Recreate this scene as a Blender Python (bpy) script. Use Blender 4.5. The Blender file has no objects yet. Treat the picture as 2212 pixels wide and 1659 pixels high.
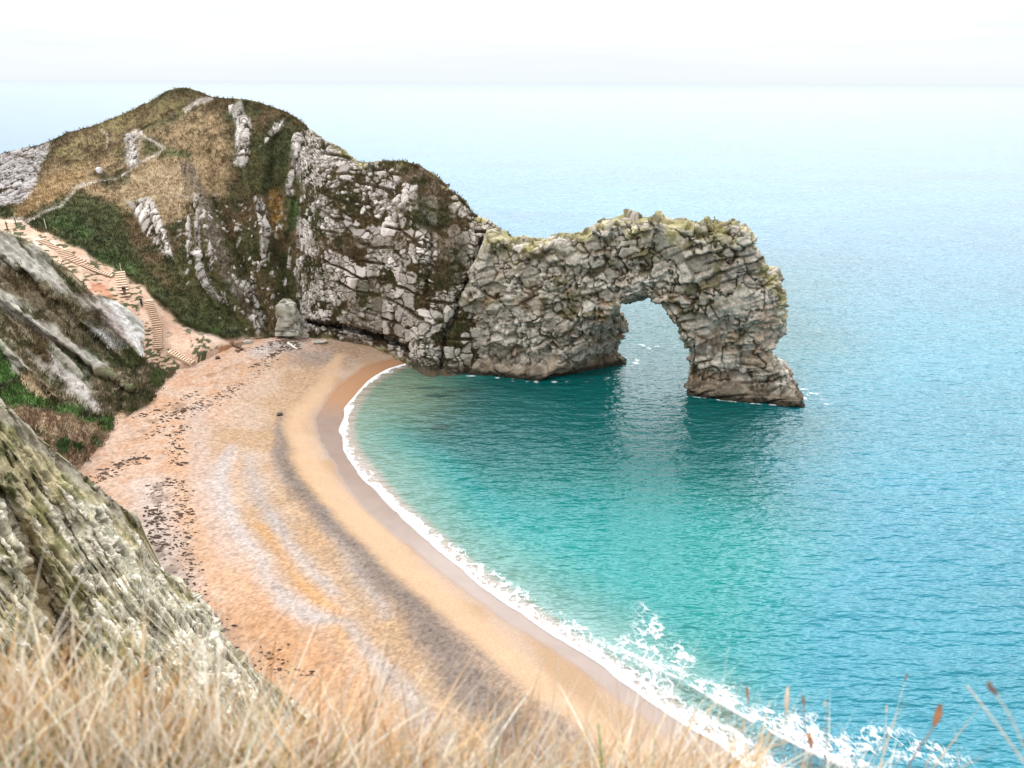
import bpy, math, random
import numpy as np
from mathutils import Vector, Matrix

random.seed(7)
RNG = np.random.default_rng(11)
C = bpy.context.scene.collection
S = bpy.context.scene

# ------------------------------------------------------------------ camera model (used to survey points of the place)
H = 50.0                      # camera height above the water
F = 700.0                     # focal length in pixels of a 1024 wide frame
PITCH = math.atan(303.5 / F)
SP, CP = math.sin(PITCH), math.cos(PITCH)
ROLL = math.radians(0.26)
K = 1024.0 / 2212.0           # survey sheet units -> frame pixels


def ray(dx, dy):
    """direction (X, Y, Z) of a sheet point, vectorised, roll removed"""
    x = np.asarray(dx, float) * K - 512.0
    y = 384.0 - np.asarray(dy, float) * K
    cr, sr = math.cos(ROLL), math.sin(ROLL)
    x, y = x * cr - y * sr, x * sr + y * cr
    a, b = x / F, y / F
    return a, CP + SP * b, -SP + CP * b


def at_d(dx, dy, D):
    X, Y, Z = ray(dx, dy)
    D = np.asarray(D, float)
    return np.stack([X * D / Y, D + 0 * X, H + Z * D / Y], -1)


def at_z(dx, dy, z):
    X, Y, Z = ray(dx, dy)
    t = (np.asarray(z, float) - H) / Z
    return np.stack([X * t, Y * t, H + Z * t], -1)


def sheet(P):
    """world -> sheet"""
    X, Y, Z = P[..., 0], P[..., 1], P[..., 2] - H
    dep = Y * CP - Z * SP
    up = Y * SP + Z * CP
    a, b = X / dep * F, up / dep * F
    cr, sr = math.cos(-ROLL), math.sin(-ROLL)
    a, b = a * cr - b * sr, a * sr + b * cr
    return np.stack([(a + 512) / K, (384 - b) / K], -1)


# ------------------------------------------------------------------ noise
def _h(ix, iy, iz, seed):
    h = (ix.astype(np.int64) * 374761393 + iy.astype(np.int64) * 668265263 + iz.astype(np.int64) * 2147483647 + seed * 974711) & 0xFFFFFFFF
    h = ((h ^ (h >> 13)) * 1274126177) & 0xFFFFFFFF
    h = ((h ^ (h >> 16)) * 2246822519) & 0xFFFFFFFF
    h = h ^ (h >> 15)
    return (h & 0xFFFFFF).astype(np.float32) / 16777216.0


def vnoise(P, seed=0):
    i = np.floor(P).astype(np.int64)
    f = (P - i).astype(np.float32)
    u = f * f * f * (f * (f * 6 - 15) + 10)
    x, y, z = i[..., 0], i[..., 1], i[..., 2]
    ux, uy, uz = u[..., 0], u[..., 1], u[..., 2]
    r = 0
    for a in (0, 1):
        wa = ux if a else 1 - ux
        for b in (0, 1):
            wb = uy if b else 1 - uy
            for c in (0, 1):
                wc = uz if c else 1 - uz
                r = r + _h(x + a, y + b, z + c, seed) * wa * wb * wc
    return r


def fbm(P, octaves=4, seed=0, gain=0.5):
    r, a, t = 0, 1.0, 0
    P = np.asarray(P, float)
    for o in range(octaves):
        r = r + a * vnoise(P * (2.03 ** o) + 17.3 * o, seed + o * 13)
        t += a
        a *= gain
    return r / t


def worley(P, seed=0, block=False):
    shp = P.shape[:-1]
    P = P.reshape(-1, 3)
    n = len(P)
    F1 = np.full(n, 9.0, np.float32)
    F2 = np.full(n, 9.0, np.float32)
    ID = np.zeros(n, np.float32)
    FA = np.zeros(n, np.float32)
    i0 = np.floor(P).astype(np.int64)
    f0 = (P - i0).astype(np.float32)
    for a in (-1, 0, 1):
        for b in (-1, 0, 1):
            for c in (-1, 0, 1):
                x, y, z = i0[:, 0] + a, i0[:, 1] + b, i0[:, 2] + c
                ox = a + 0.1 + 0.8 * _h(x, y, z, seed) - f0[:, 0]
                oy = b + 0.1 + 0.8 * _h(x, y, z, seed + 1) - f0[:, 1]
                oz = c + 0.1 + 0.8 * _h(x, y, z, seed + 2) - f0[:, 2]
                if block:
                    d = np.sqrt(np.sqrt(ox ** 4 + oy ** 4 + oz ** 4))
                else:
                    d = np.sqrt(ox * ox + oy * oy + oz * oz)
                near = d < F1
                F2 = np.where(near, F1, np.minimum(F2, d))
                ID = np.where(near, _h(x, y, z, seed + 5), ID)
                fa = ox * (_h(x, y, z, seed + 6) - .5) + oy * (_h(x, y, z, seed + 7) - .5) + oz * (_h(x, y, z, seed + 8) - .5)
                FA = np.where(near, fa, FA)
                F1 = np.where(near, d, F1)
    worley.facet = FA.reshape(shp)
    return F1.reshape(shp), F2.reshape(shp), ID.reshape(shp)


def sstep(a, b, x):
    t = np.clip((x - a) / (b - a), 0, 1)
    return t * t * (3 - 2 * t)


def mix(a, b, t):
    t = np.asarray(t)
    if np.ndim(a) > t.ndim or np.ndim(b) > t.ndim or (np.ndim(a) == 1 and len(np.shape(a)) == 1):
        t = t[..., None]
    return np.asarray(a) * (1 - t) + np.asarray(b) * t


def seg_dist(p, pts):
    """distance to a polyline and the parameter (index units) along it"""
    best = np.full(p.shape[:-1], 1e9)
    par = np.zeros(p.shape[:-1])
    for k in range(len(pts) - 1):
        a, b = np.asarray(pts[k], float), np.asarray(pts[k + 1], float)
        ab = b - a
        t = np.clip(((p - a) @ ab) / (ab @ ab), 0, 1)
        d = np.sqrt(((p - a - t[..., None] * ab) ** 2).sum(-1))
        m = d < best
        best = np.where(m, d, best)
        par = np.where(m, k + t, par)
    return best, par


def inside(p, poly):
    x, y = p[..., 0], p[..., 1]
    r = np.zeros(x.shape, bool)
    n = len(poly)
    for k in range(n):
        x0, y0 = poly[k]
        x1, y1 = poly[(k + 1) % n]
        if y0 == y1:
            continue
        c = ((y0 > y) != (y1 > y)) & (x < (x1 - x0) * (y - y0) / (y1 - y0) + x0)
        r ^= c
    return r


def poly_sdf(p, poly):
    d, _ = seg_dist(p, list(poly) + [poly[0]])
    return np.where(inside(p, poly), -d, d)


def region(p, poly, feather):
    """soft mask of a polygon"""
    return sstep(feather, -feather, poly_sdf(p, poly))


def stroke(p, pts, w, feather):
    """soft mask of a polyline; w = one half width or one per point"""
    d, par = seg_dist(p, pts)
    if np.ndim(w):
        w = np.interp(par, np.arange(len(pts)), w)
    return sstep(w + feather, w - feather, d)


def blur(A, n, axis):
    if n < 1:
        return A
    for _ in range(2):
        pad = [(0, 0)] * A.ndim
        pad[axis] = (n, n)
        B = np.pad(A, pad, mode='edge')
        cs = np.cumsum(B, axis=axis)
        z = np.zeros_like(np.take(cs, [0], axis=axis))
        cs = np.concatenate([z, cs], axis=axis)
        L = A.shape[axis]
        hi = np.take(cs, np.arange(2 * n + 1, 2 * n + 1 + L), axis=axis)
        lo = np.take(cs, np.arange(0, L), axis=axis)
        A = (hi - lo) / (2 * n + 1)
    return A


# ------------------------------------------------------------------ mesh helpers
def tag(o, label=None, cat=None, group=None, kind=None):
    if label: o['label'] = label
    if cat: o['category'] = cat
    if group: o['group'] = group
    if kind: o['kind'] = kind
    return o


def empty(name, loc, rz=0.0):
    o = bpy.data.objects.new(name, None)
    o.empty_display_size = 0.3
    C.objects.link(o)
    o.location = loc
    o.rotation_euler = (0, 0, rz)
    return o


def mesh_obj(name, V, Fq, mat, parent=None, col=None, smooth=True, attrs=None, loc=None):
    """one mesh object; Fq = list of index arrays, each (n,3) or (n,4)"""
    V = np.asarray(V, np.float32).reshape(-1, 3)
    if not isinstance(Fq, list):
        Fq = [Fq]
    Fq = [np.asarray(f, np.int32) for f in Fq if len(f)]
    me = bpy.data.meshes.new(name)
    me.vertices.add(len(V))
    me.vertices.foreach_set('co', V.ravel())
    loops = np.concatenate([f.ravel() for f in Fq])
    sizes = np.concatenate([np.full(len(f), f.shape[1], np.int32) for f in Fq])
    starts = np.concatenate([[0], np.cumsum(sizes)[:-1]]).astype(np.int32)
    me.loops.add(len(loops))
    me.loops.foreach_set('vertex_index', loops)
    me.polygons.add(len(sizes))
    me.polygons.foreach_set('loop_start', starts)
    me.polygons.foreach_set('loop_total', sizes)
    me.update(calc_edges=True)
    me.polygons.foreach_set('use_smooth', np.full(len(sizes), smooth, bool))
    if col is not None:
        c4 = np.ones((len(V), 4), np.float32)
        c4[:, :3] = np.asarray(col, np.float32).reshape(-1, 3)
        a = me.attributes.new('tint', 'FLOAT_COLOR', 'POINT')
        a.data.foreach_set('color', c4.ravel())
    for k, v in (attrs or {}).items():
        a = me.attributes.new(k, 'FLOAT', 'POINT')
        a.data.foreach_set('value', np.asarray(v, np.float32).ravel())
    me.validate()
    if mat: me.materials.append(mat)
    o = bpy.data.objects.new(name, me)
    C.objects.link(o)
    if parent: o.parent = parent
    if loc is not None: o.location = loc
    return o


def grid_faces(nu, nv):
    a = np.arange(nu * nv).reshape(nu, nv)
    return np.stack([a[:-1, :-1], a[1:, :-1], a[1:, 1:], a[:-1, 1:]], -1).reshape(-1, 4)


def grid_normals(P):
    du = np.gradient(P, axis=0)
    dv = np.gradient(P, axis=1)
    n = np.cross(du, dv)
    n /= np.linalg.norm(n, axis=-1, keepdims=True) + 1e-9
    return n


class MB:
    """collects boxes and tubes, then links them as ONE mesh object"""
    def __init__(s):
        s.v, s.q, s.t, s.n = [], [], [], 0

    def add(s, V, Q=(), T=()):
        V = np.asarray(V, float)
        if len(Q): s.q.append(np.asarray(Q) + s.n)
        if len(T): s.t.append(np.asarray(T) + s.n)
        s.v.append(V); s.n += len(V)
        return s

    def box(s, c, size, M=None):
        x, y, z = np.asarray(size) / 2
        V = np.array([[-x, -y, -z], [x, -y, -z], [x, y, -z], [-x, y, -z], [-x, -y, z], [x, -y, z], [x, y, z], [-x, y, z]])
        if M is not None: V = V @ np.asarray(M).T
        Q = [[0, 3, 2, 1], [4, 5, 6, 7], [0, 1, 5, 4], [1, 2, 6, 5], [2, 3, 7, 6], [3, 0, 4, 7]]
        return s.add(V + np.asarray(c), Q)

    def tube(s, pts, r, n=7):
        pts = np.asarray(pts, float)
        r = np.broadcast_to(r, (len(pts),))
        tg = np.gradient(pts, axis=0)
        tg /= np.linalg.norm(tg, axis=1, keepdims=True) + 1e-9
        up = np.array([0.3, 0.9, 0.1]) if abs(tg[0, 1]) < 0.8 else np.array([1.0, 0, 0.1])
        A = np.cross(tg, up); A /= np.linalg.norm(A, axis=1, keepdims=True)
        B = np.cross(tg, A)
        an = np.linspace(0, 2 * np.pi, n, endpoint=False)
        V = pts[:, None] + r[:, None, None] * (np.cos(an)[None, :, None] * A[:, None] + np.sin(an)[None, :, None] * B[:, None])
        V = V.reshape(-1, 3)
        Q = []
        for i in range(len(pts) - 1):
            for j in range(n):
                k = (j + 1) % n
                Q.append([i * n + j, i * n + k, (i + 1) * n + k, (i + 1) * n + j])
        T = []
        for base, o in ((0, 1), ((len(pts) - 1) * n, -1)):
            for j in range(1, n - 1):
                T.append([base, base + j + 1, base + j][::o])
        return s.add(V, Q, T)

    def build(s, name, mat, parent=None, smooth=False, col=None):
        fs = []
        if s.q: fs.append(np.concatenate(s.q))
        if s.t: fs.append(np.concatenate(s.t))
        return mesh_obj(name, np.concatenate(s.v), fs, mat, parent, col=col, smooth=smooth)


# ------------------------------------------------------------------ materials
def new_mat(name):
    m = bpy.data.materials.new(name)
    m.use_nodes = True
    nt = m.node_tree
    nt.nodes.clear()
    out = nt.nodes.new('ShaderNodeOutputMaterial')
    b = nt.nodes.new('ShaderNodeBsdfPrincipled')
    nt.links.new(b.outputs[0], out.inputs['Surface'])
    return m, nt, b


def noise_node(nt, scale, detail=4, rough=0.55, vec=None):
    n = nt.nodes.new('ShaderNodeTexNoise')
    n.inputs['Scale'].default_value = scale
    n.inputs['Detail'].default_value = detail
    n.inputs['Roughness'].default_value = rough
    if vec is not None: nt.links.new(vec, n.inputs['Vector'])
    return n


def math_node(nt, op, a, b=None, c=None, clamp=False):
    n = nt.nodes.new('ShaderNodeMath')
    n.operation = op
    n.use_clamp = clamp
    for k, v in enumerate((a, b, c)):
        if v is None: continue
        if isinstance(v, (int, float)): n.inputs[k].default_value = v
        else: nt.links.new(v, n.inputs[k])
    return n.outputs[0]


def maprange(nt, v, a, b, c, d):
    n = nt.nodes.new('ShaderNodeMapRange')
    nt.links.new(v, n.inputs[0])
    for k, x in enumerate((a, b, c, d)): n.inputs[k + 1].default_value = x
    return n.outputs[0]


def attr_node(nt, name):
    n = nt.nodes.new('ShaderNodeAttribute')
    n.attribute_name = name
    return n


def scale_color(nt, col, fac):
    n = nt.nodes.new('ShaderNodeVectorMath')
    n.operation = 'SCALE'
    nt.links.new(col, n.inputs[0])
    nt.links.new(fac, n.inputs['Scale'])
    return n.outputs[0]


def obj_coords(nt, scale=None):
    t = nt.nodes.new('ShaderNodeTexCoord')
    if scale is None: return t.outputs['Object']
    m = nt.nodes.new('ShaderNodeMapping')
    m.inputs['Scale'].default_value = scale
    nt.links.new(t.outputs['Object'], m.inputs['Vector'])
    return m.outputs[0]


def land_material(name, s1=2.2, s2=9.0, bump=0.12, var=0.35, rough=0.95):
    """vertex tint broken up by two scales of mottling, with a rough surface"""
    m, nt, b = new_mat(name)
    vec = obj_coords(nt)
    tint = attr_node(nt, 'tint').outputs['Color']
    n1 = noise_node(nt, s1, 6, 0.62, vec)
    n2 = noise_node(nt, s2, 3, 0.6, vec)
    f = math_node(nt, 'ADD', math_node(nt, 'MULTIPLY', n1.outputs[0], 0.6), math_node(nt, 'MULTIPLY', n2.outputs[0], 0.4))
    k = maprange(nt, f, 0.32, 0.68, 1 - var, 1 + var)
    nt.links.new(scale_color(nt, tint, k), b.inputs['Base Color'])
    b.inputs['Roughness'].default_value = rough
    b.inputs['Specular IOR Level'].default_value = 0.15
    bp = nt.nodes.new('ShaderNodeBump')
    bp.inputs['Strength'].default_value = 1.0
    bp.inputs['Distance'].default_value = bump
    nt.links.new(f, bp.inputs['Height'])
    nt.links.new(bp.outputs[0], b.inputs['Normal'])
    return m


def plain_material(name, colour, scale=6.0, var=0.25, rough=0.8, bump=0.01, spec=0.2):
    m, nt, b = new_mat(name)
    vec = obj_coords(nt)
    n1 = noise_node(nt, scale, 5, 0.6, vec)
    k = maprange(nt, n1.outputs[0], 0.3, 0.7, 1 - var, 1 + var)
    rgb = nt.nodes.new('ShaderNodeRGB')
    rgb.outputs[0].default_value = (*colour, 1)
    nt.links.new(scale_color(nt, rgb.outputs[0], k), b.inputs['Base Color'])
    b.inputs['Roughness'].default_value = rough
    b.inputs['Specular IOR Level'].default_value = spec
    bp = nt.nodes.new('ShaderNodeBump')
    bp.inputs['Distance'].default_value = bump
    nt.links.new(n1.outputs[0], bp.inputs['Height'])
    nt.links.new(bp.outputs[0], b.inputs['Normal'])
    return m


# palette, linear albedo
TAN = np.array([.33, .24, .14]); STRAW = np.array([.43, .34, .225]); BROWN = np.array([.115, .08, .042])
OLIVE = np.array([.085, .077, .033]); GREEN = np.array([.062, .075, .028]); LEAF = np.array([.058, .115, .035])
DGREEN = np.array([.036, .043, .018]); SOIL = np.array([.085, .062, .036]); ROCK = np.array([.34, .30, .265])
PALE = np.array([.56, .51, .475]); GREY = np.array([.27, .25, .235]); PINK = np.array([.52, .355, .26])
OCHRE = np.array([.34, .20, .065]); LICHEN = np.array([.42, .37, .10]); RUST = np.array([.40, .17, .09])
CHALK = np.array([.68, .67, .64]); WARM = np.array([.43, .385, .31])

# ------------------------------------------------------------------ beach survey
SHORE_SHEET = [(868, 788), (820, 809), (775, 845), (748, 890), (738, 930), (752, 980), (798, 1042), (858, 1105), (930, 1165),
               (1000, 1225), (1080, 1288), (1160, 1342), (1240, 1395), (1330, 1452), (1400, 1507), (1480, 1558),
               (1560, 1608), (1650, 1668), (1760, 1745), (1880, 1840)]
_sh = at_z(*np.array(SHORE_SHEET, float).T, 0.0)[:, :2]
# extend the line at both ends
SHORE = np.concatenate([[_sh[0] + np.array([12.0, 6.0])], _sh, [_sh[-1] + (_sh[-1] - _sh[-3]) * 4]])


def resample(pts, step):
    pts = np.asarray(pts, float)
    L = np.concatenate([[0], np.cumsum(np.linalg.norm(np.diff(pts, axis=0), axis=1))])
    n = max(2, int(L[-1] / step))
    s = np.linspace(0, L[-1], n)
    out = np.stack([np.interp(s, L, pts[:, k]) for k in range(pts.shape[1])], -1)
    return out, s


SHORE_S, _ = resample(SHORE, 1.0)
SHORE_S[:, 0] = blur(SHORE_S[:, 0], 3, 0)
SHORE_S[:, 1] = blur(SHORE_S[:, 1], 3, 0)
LAND_POLY = [tuple(p) for p in SHORE_S] + [(-60, 0), (-200, 0), (-200, 160), (-14, 160)]


def shore_sd(XY):
    """signed distance to the water line, positive on land"""
    d, _ = seg_dist(XY, SHORE_S[::3])
    return np.where(inside(XY, LAND_POLY), d, -d)


def beach_z(s):
    return np.where(s > 0, 0.13 * np.minimum(s, 22) + 0.0022 * np.minimum(s, 22) ** 2 + .045 * np.maximum(s - 22, 0), 0.11 * s)


def on_beach(pts):
    """sheet points -> world XY on the beach surface"""
    p = np.asarray(pts, float)
    z = np.full(len(p), 2.0)
    for _ in range(4):
        w = at_z(p[:, 0], p[:, 1], z)
        z = beach_z(shore_sd(w[:, :2]))
    return w


def bl(pts):
    return on_beach(pts)[:, :2]


# ------------------------------------------------------------------ land patches
def build_patch(xs, top, base, cols, nv, relief=None, foot=((0.0, -1.2), (0.0, -4.0)), back=((3, -1), (9, -8), (16, -20), (22, -40)), smooth_u=10, vpow=1.0, meet=None):
    """surveyed sheet: top/base outlines and depth columns -> world grid and its design coordinates"""
    top, base = np.array(top, float), np.array(base, float)
    ty = np.interp(xs, top[:, 0], top[:, 1])
    by = np.interp(xs, base[:, 0], base[:, 1])
    v = np.linspace(0, 1, nv) ** vpow
    vk = np.linspace(0, 1, 60)
    Dk, ck = [], []
    for col in cols:
        c = np.array(col, float)
        f = (c[0, 1] - c[:, 1]) / (c[0, 1] - c[-1, 1])
        Dk.append(np.interp(vk, f, c[:, 2]))
        ck.append(c[0, 0])
    Dk = np.array(Dk)
    Dv = np.stack([np.interp(v, vk, d) for d in Dk])
    D = np.stack([np.interp(xs, ck, Dv[:, j]) for j in range(nv)], 1)
    D = blur(blur(D, smooth_u, 0), nv // 40, 1)
    dy = by[:, None] + (ty - by)[:, None] * v[None]
    dx = np.repeat(xs[:, None], nv, 1)
    Q = np.stack([dx, dy], -1)
    if meet is not None:
        sel = (xs >= meet[0]) & (xs <= meet[1])
        Db = on_beach(np.stack([xs[sel], by[sel]], -1))[:, 1]
        dl = np.interp(xs, xs[sel], Db - D[sel, 0]) * sstep(meet[0] - 60, meet[0], xs) * sstep(meet[1] + 50, meet[1], xs)
        print('meet', np.round(dl[sel][::30], 1))
        D = D + np.clip(dl, 0, 14)[:, None] * ((1 - v) ** 2.0)[None]
    if relief is not None:
        D = D + relief(Q)
    P = at_d(dx, dy, D)
    rows_f, rows_b = [], []
    for (dd, dz) in foot[::-1]:
        r = P[:, 0].copy(); r[:, 1] -= dd; r[:, 2] += dz
        rows_f.append(r)
    for (dd, dz) in back:
        r = P[:, -1].copy(); r[:, 1] += dd; r[:, 2] += dz
        rows_b.append(r)
    P = np.concatenate([np.stack(rows_f, 1), P, np.stack(rows_b, 1)], 1)
    Q = np.concatenate([np.repeat(Q[:, :1], len(foot), 1), Q, np.repeat(Q[:, -1:], len(back), 1)], 1)
    return P, Q


def displace(P, amt, flip=1):
    n = grid_normals(P)
    c = np.array([0, 0, H]) - P
    sgn = np.sign((n * c).sum(-1))
    sgn = np.where(sgn == 0, 1, sgn)
    n = n * np.sign(np.median(sgn))
    return P + n * amt[..., None]


def stones(P, size, seed, warp=0.35, stretch=(1, 1, 1), rot=0.0):
    q = P / size
    if rot:
        cr, sr = math.cos(rot), math.sin(rot)
        q = np.stack([q[..., 0] * cr + q[..., 2] * sr, q[..., 1], -q[..., 0] * sr + q[..., 2] * cr], -1)
    q = q * np.array(stretch)
    w = np.stack([fbm(P / size * 1.1 + 31 * k, 3, seed + 90 + k, .5) for k in range(3)], -1) - 0.5
    return worley(q + w * warp * 2, seed, True)


# ===== the headland: hill, gully and block wall as one sheet
HL_TOP = [(-160, 352), (0, 331), (30, 322), (100, 305), (130, 293), (160, 281), (200, 270), (230, 259), (300, 231), (330, 216), (352, 203),
          (370, 194), (388, 190), (410, 192), (430, 197), (460, 207), (500, 212), (560, 222), (610, 236), (635, 250), (655, 266),
          (672, 283), (690, 297), (700, 306), (716, 312), (730, 316), (745, 328), (760, 342), (775, 350), (800, 354), (830, 351),
          (870, 348), (905, 355), (940, 376), (960, 394), (975, 411), (990, 420), (1005, 432), (1020, 455), (1035, 470),
          (1050, 476), (1065, 486), (1080, 497), (1095, 504), (1130, 535)]
HL_BASE = [(-160, 610), (0, 570), (100, 640), (200, 730), (300, 805), (350, 806), (400, 786), (440, 765), (500, 745), (570, 732), (640, 724), (700, 728),
           (770, 741), (810, 755), (850, 770), (880, 785), (920, 797), (980, 806), (1050, 813), (1130, 816)]
HL_COLS = [
    [(-160, 610, 103), (-160, 500, 128), (-160, 450, 142), (-160, 400, 158), (-160, 352, 178)],
    [(0, 570, 112), (0, 490, 130), (0, 450, 142), (0, 400, 157), (0, 331, 180)],
    [(100, 640, 105), (100, 540, 124), (100, 480, 136), (100, 400, 158), (100, 305, 183)],
    [(200, 730, 105), (200, 600, 121), (200, 540, 131), (200, 440, 150), (200, 350, 170), (200, 268, 187)],
    [(300, 805, 107), (300, 700, 114.5), (300, 640, 121), (300, 560, 135), (300, 440, 153), (300, 330, 172), (300, 232, 190)],
    [(400, 786, 111), (400, 740, 117), (400, 690, 123), (400, 600, 132), (400, 480, 144), (400, 380, 156), (400, 280, 171), (400, 192, 186)],
    [(500, 745, 122), (500, 700, 128), (500, 600, 136), (500, 480, 145), (500, 380, 154), (500, 290, 166), (500, 212, 178)],
    [(570, 732, 126), (570, 690, 130), (570, 600, 137), (570, 500, 144), (570, 400, 152), (570, 300, 163), (570, 225, 174)],
    [(640, 725, 128), (640, 690, 132), (640, 600, 138), (640, 500, 144), (640, 400, 151), (640, 330, 158), (640, 258, 167)],
    [(700, 728, 127), (700, 700, 127.5), (700, 640, 130), (700, 540, 134), (700, 440, 140), (700, 370, 146), (700, 300, 155)],
    [(770, 741, 125), (770, 715, 125.5), (770, 640, 127), (770, 540, 131), (770, 440, 138), (770, 345, 147)],
    [(850, 770, 121), (850, 740, 122), (850, 660, 124), (850, 550, 128), (850, 450, 135), (850, 350, 144)],
    [(920, 797, 119), (920, 760, 120), (920, 660, 122), (920, 560, 126), (920, 450, 132), (920, 363, 139)],
    [(980, 806, 119), (980, 760, 120), (980, 660, 122.5), (980, 550, 126), (980, 480, 130), (980, 412, 135)],
    [(1050, 813, 122), (1050, 760, 123), (1050, 660, 126), (1050, 560, 128), (1050, 478, 131)],
    [(1130, 816, 126), (1130, 700, 128), (1130, 600, 130), (1130, 540, 132)],
]
GULLIES = [([(598, 300), (592, 380), (604, 470), (612, 560), (632, 660), (655, 715)], [16, 20, 22, 22, 18, 10], 3.0),
           ([(455, 330), (470, 450), (520, 560), (560, 660), (580, 715)], [8, 14, 14, 14, 8], 2.0),
           ([(395, 330), (410, 400), (420, 470)], [6, 8, 6], 1.5),
           ([(1040, 520), (1020, 600), (990, 660), (960, 730), (950, 790)], [5, 6, 6, 7, 7], 3.0),
           ([(880, 300), (935, 520), (920, 640)], [3, 5, 5], 1.0),
           ([(640, 430), (625, 520)], [8, 8], 1.6),
           ([(250, 560), (330, 640), (400, 705), (500, 738)], [6, 8, 8, 6], 1.0),
           ([(120, 400), (230, 380), (300, 370)], [6, 8, 6], 1.0),
           ([(300, 285), (345, 260), (420, 215)], [3, 5, 4], 1.2)]
SPURS = [([(515, 222), (528, 300), (520, 360), (540, 420), (560, 480), (572, 570)], [7, 8, 6, 5, 5, 4], 1.6),
         ([(660, 270), (640, 330), (625, 400)], [5, 6, 4], 1.8),
         ([(410, 430), (425, 520), (432, 600), (470, 660)], [5, 4, 4, 3], 1.3),
         ([(320, 440), (350, 500), (362, 555)], [14, 14, 7], 1.0),
         ([(430, 440), (450, 540), (500, 640), (540, 710)], [12, 12, 12, 8], 1.2),
         ([(740, 380), (730, 500), (760, 620), (770, 700)], [30, 40, 40, 30], 1.2),
         ([(880, 400), (900, 520), (870, 640), (900, 750)], [30, 30, 30, 30], 1.5),
         ([(300, 300), (330, 380), (350, 420)], [14, 22, 14], 1.0)]


def hl_relief(Q):
    wv = np.stack([Q[..., 0], Q[..., 1], Q[..., 0] * 0], -1)
    W = Q + 14 * (np.stack([fbm(wv / 40, 3, 3), fbm(wv / 40 + 9, 3, 4)], -1) - .5)
    r = 0
    for pts, w, a in GULLIES:
        d, par = seg_dist(W, pts)
        ww = np.interp(par, np.arange(len(pts)), w)
        r = r + a * np.exp(-(d / ww) ** 2)
    for pts, w, a in SPURS:
        d, par = seg_dist(W, pts)
        ww = np.interp(par, np.arange(len(pts)), w)
        r = r - a * np.exp(-(d / ww) ** 2)
    # the wall is undercut where it meets the top of the beach
    m = stroke(W, [(668, 694), (720, 703), (790, 714), (850, 734), (885, 758)], [4, 7, 8, 7, 4], 5)
    r = r + 4.0 * m
    # the pocket with the pale path at its head
    return r


xs = np.concatenate([np.arange(-620, -150, 4.0), np.arange(-150, 1131, 1.7)])
P, Q = build_patch(xs, HL_TOP, HL_BASE, HL_COLS, 430, hl_relief, smooth_u=14, meet=(560, 875), foot=((.6, -.6), (2, -3)), back=((2, -.3), (6, -3), (14, -14), (22, -30), (30, -60)))
HL_DESIGN = (P.copy(), Q.copy())


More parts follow.
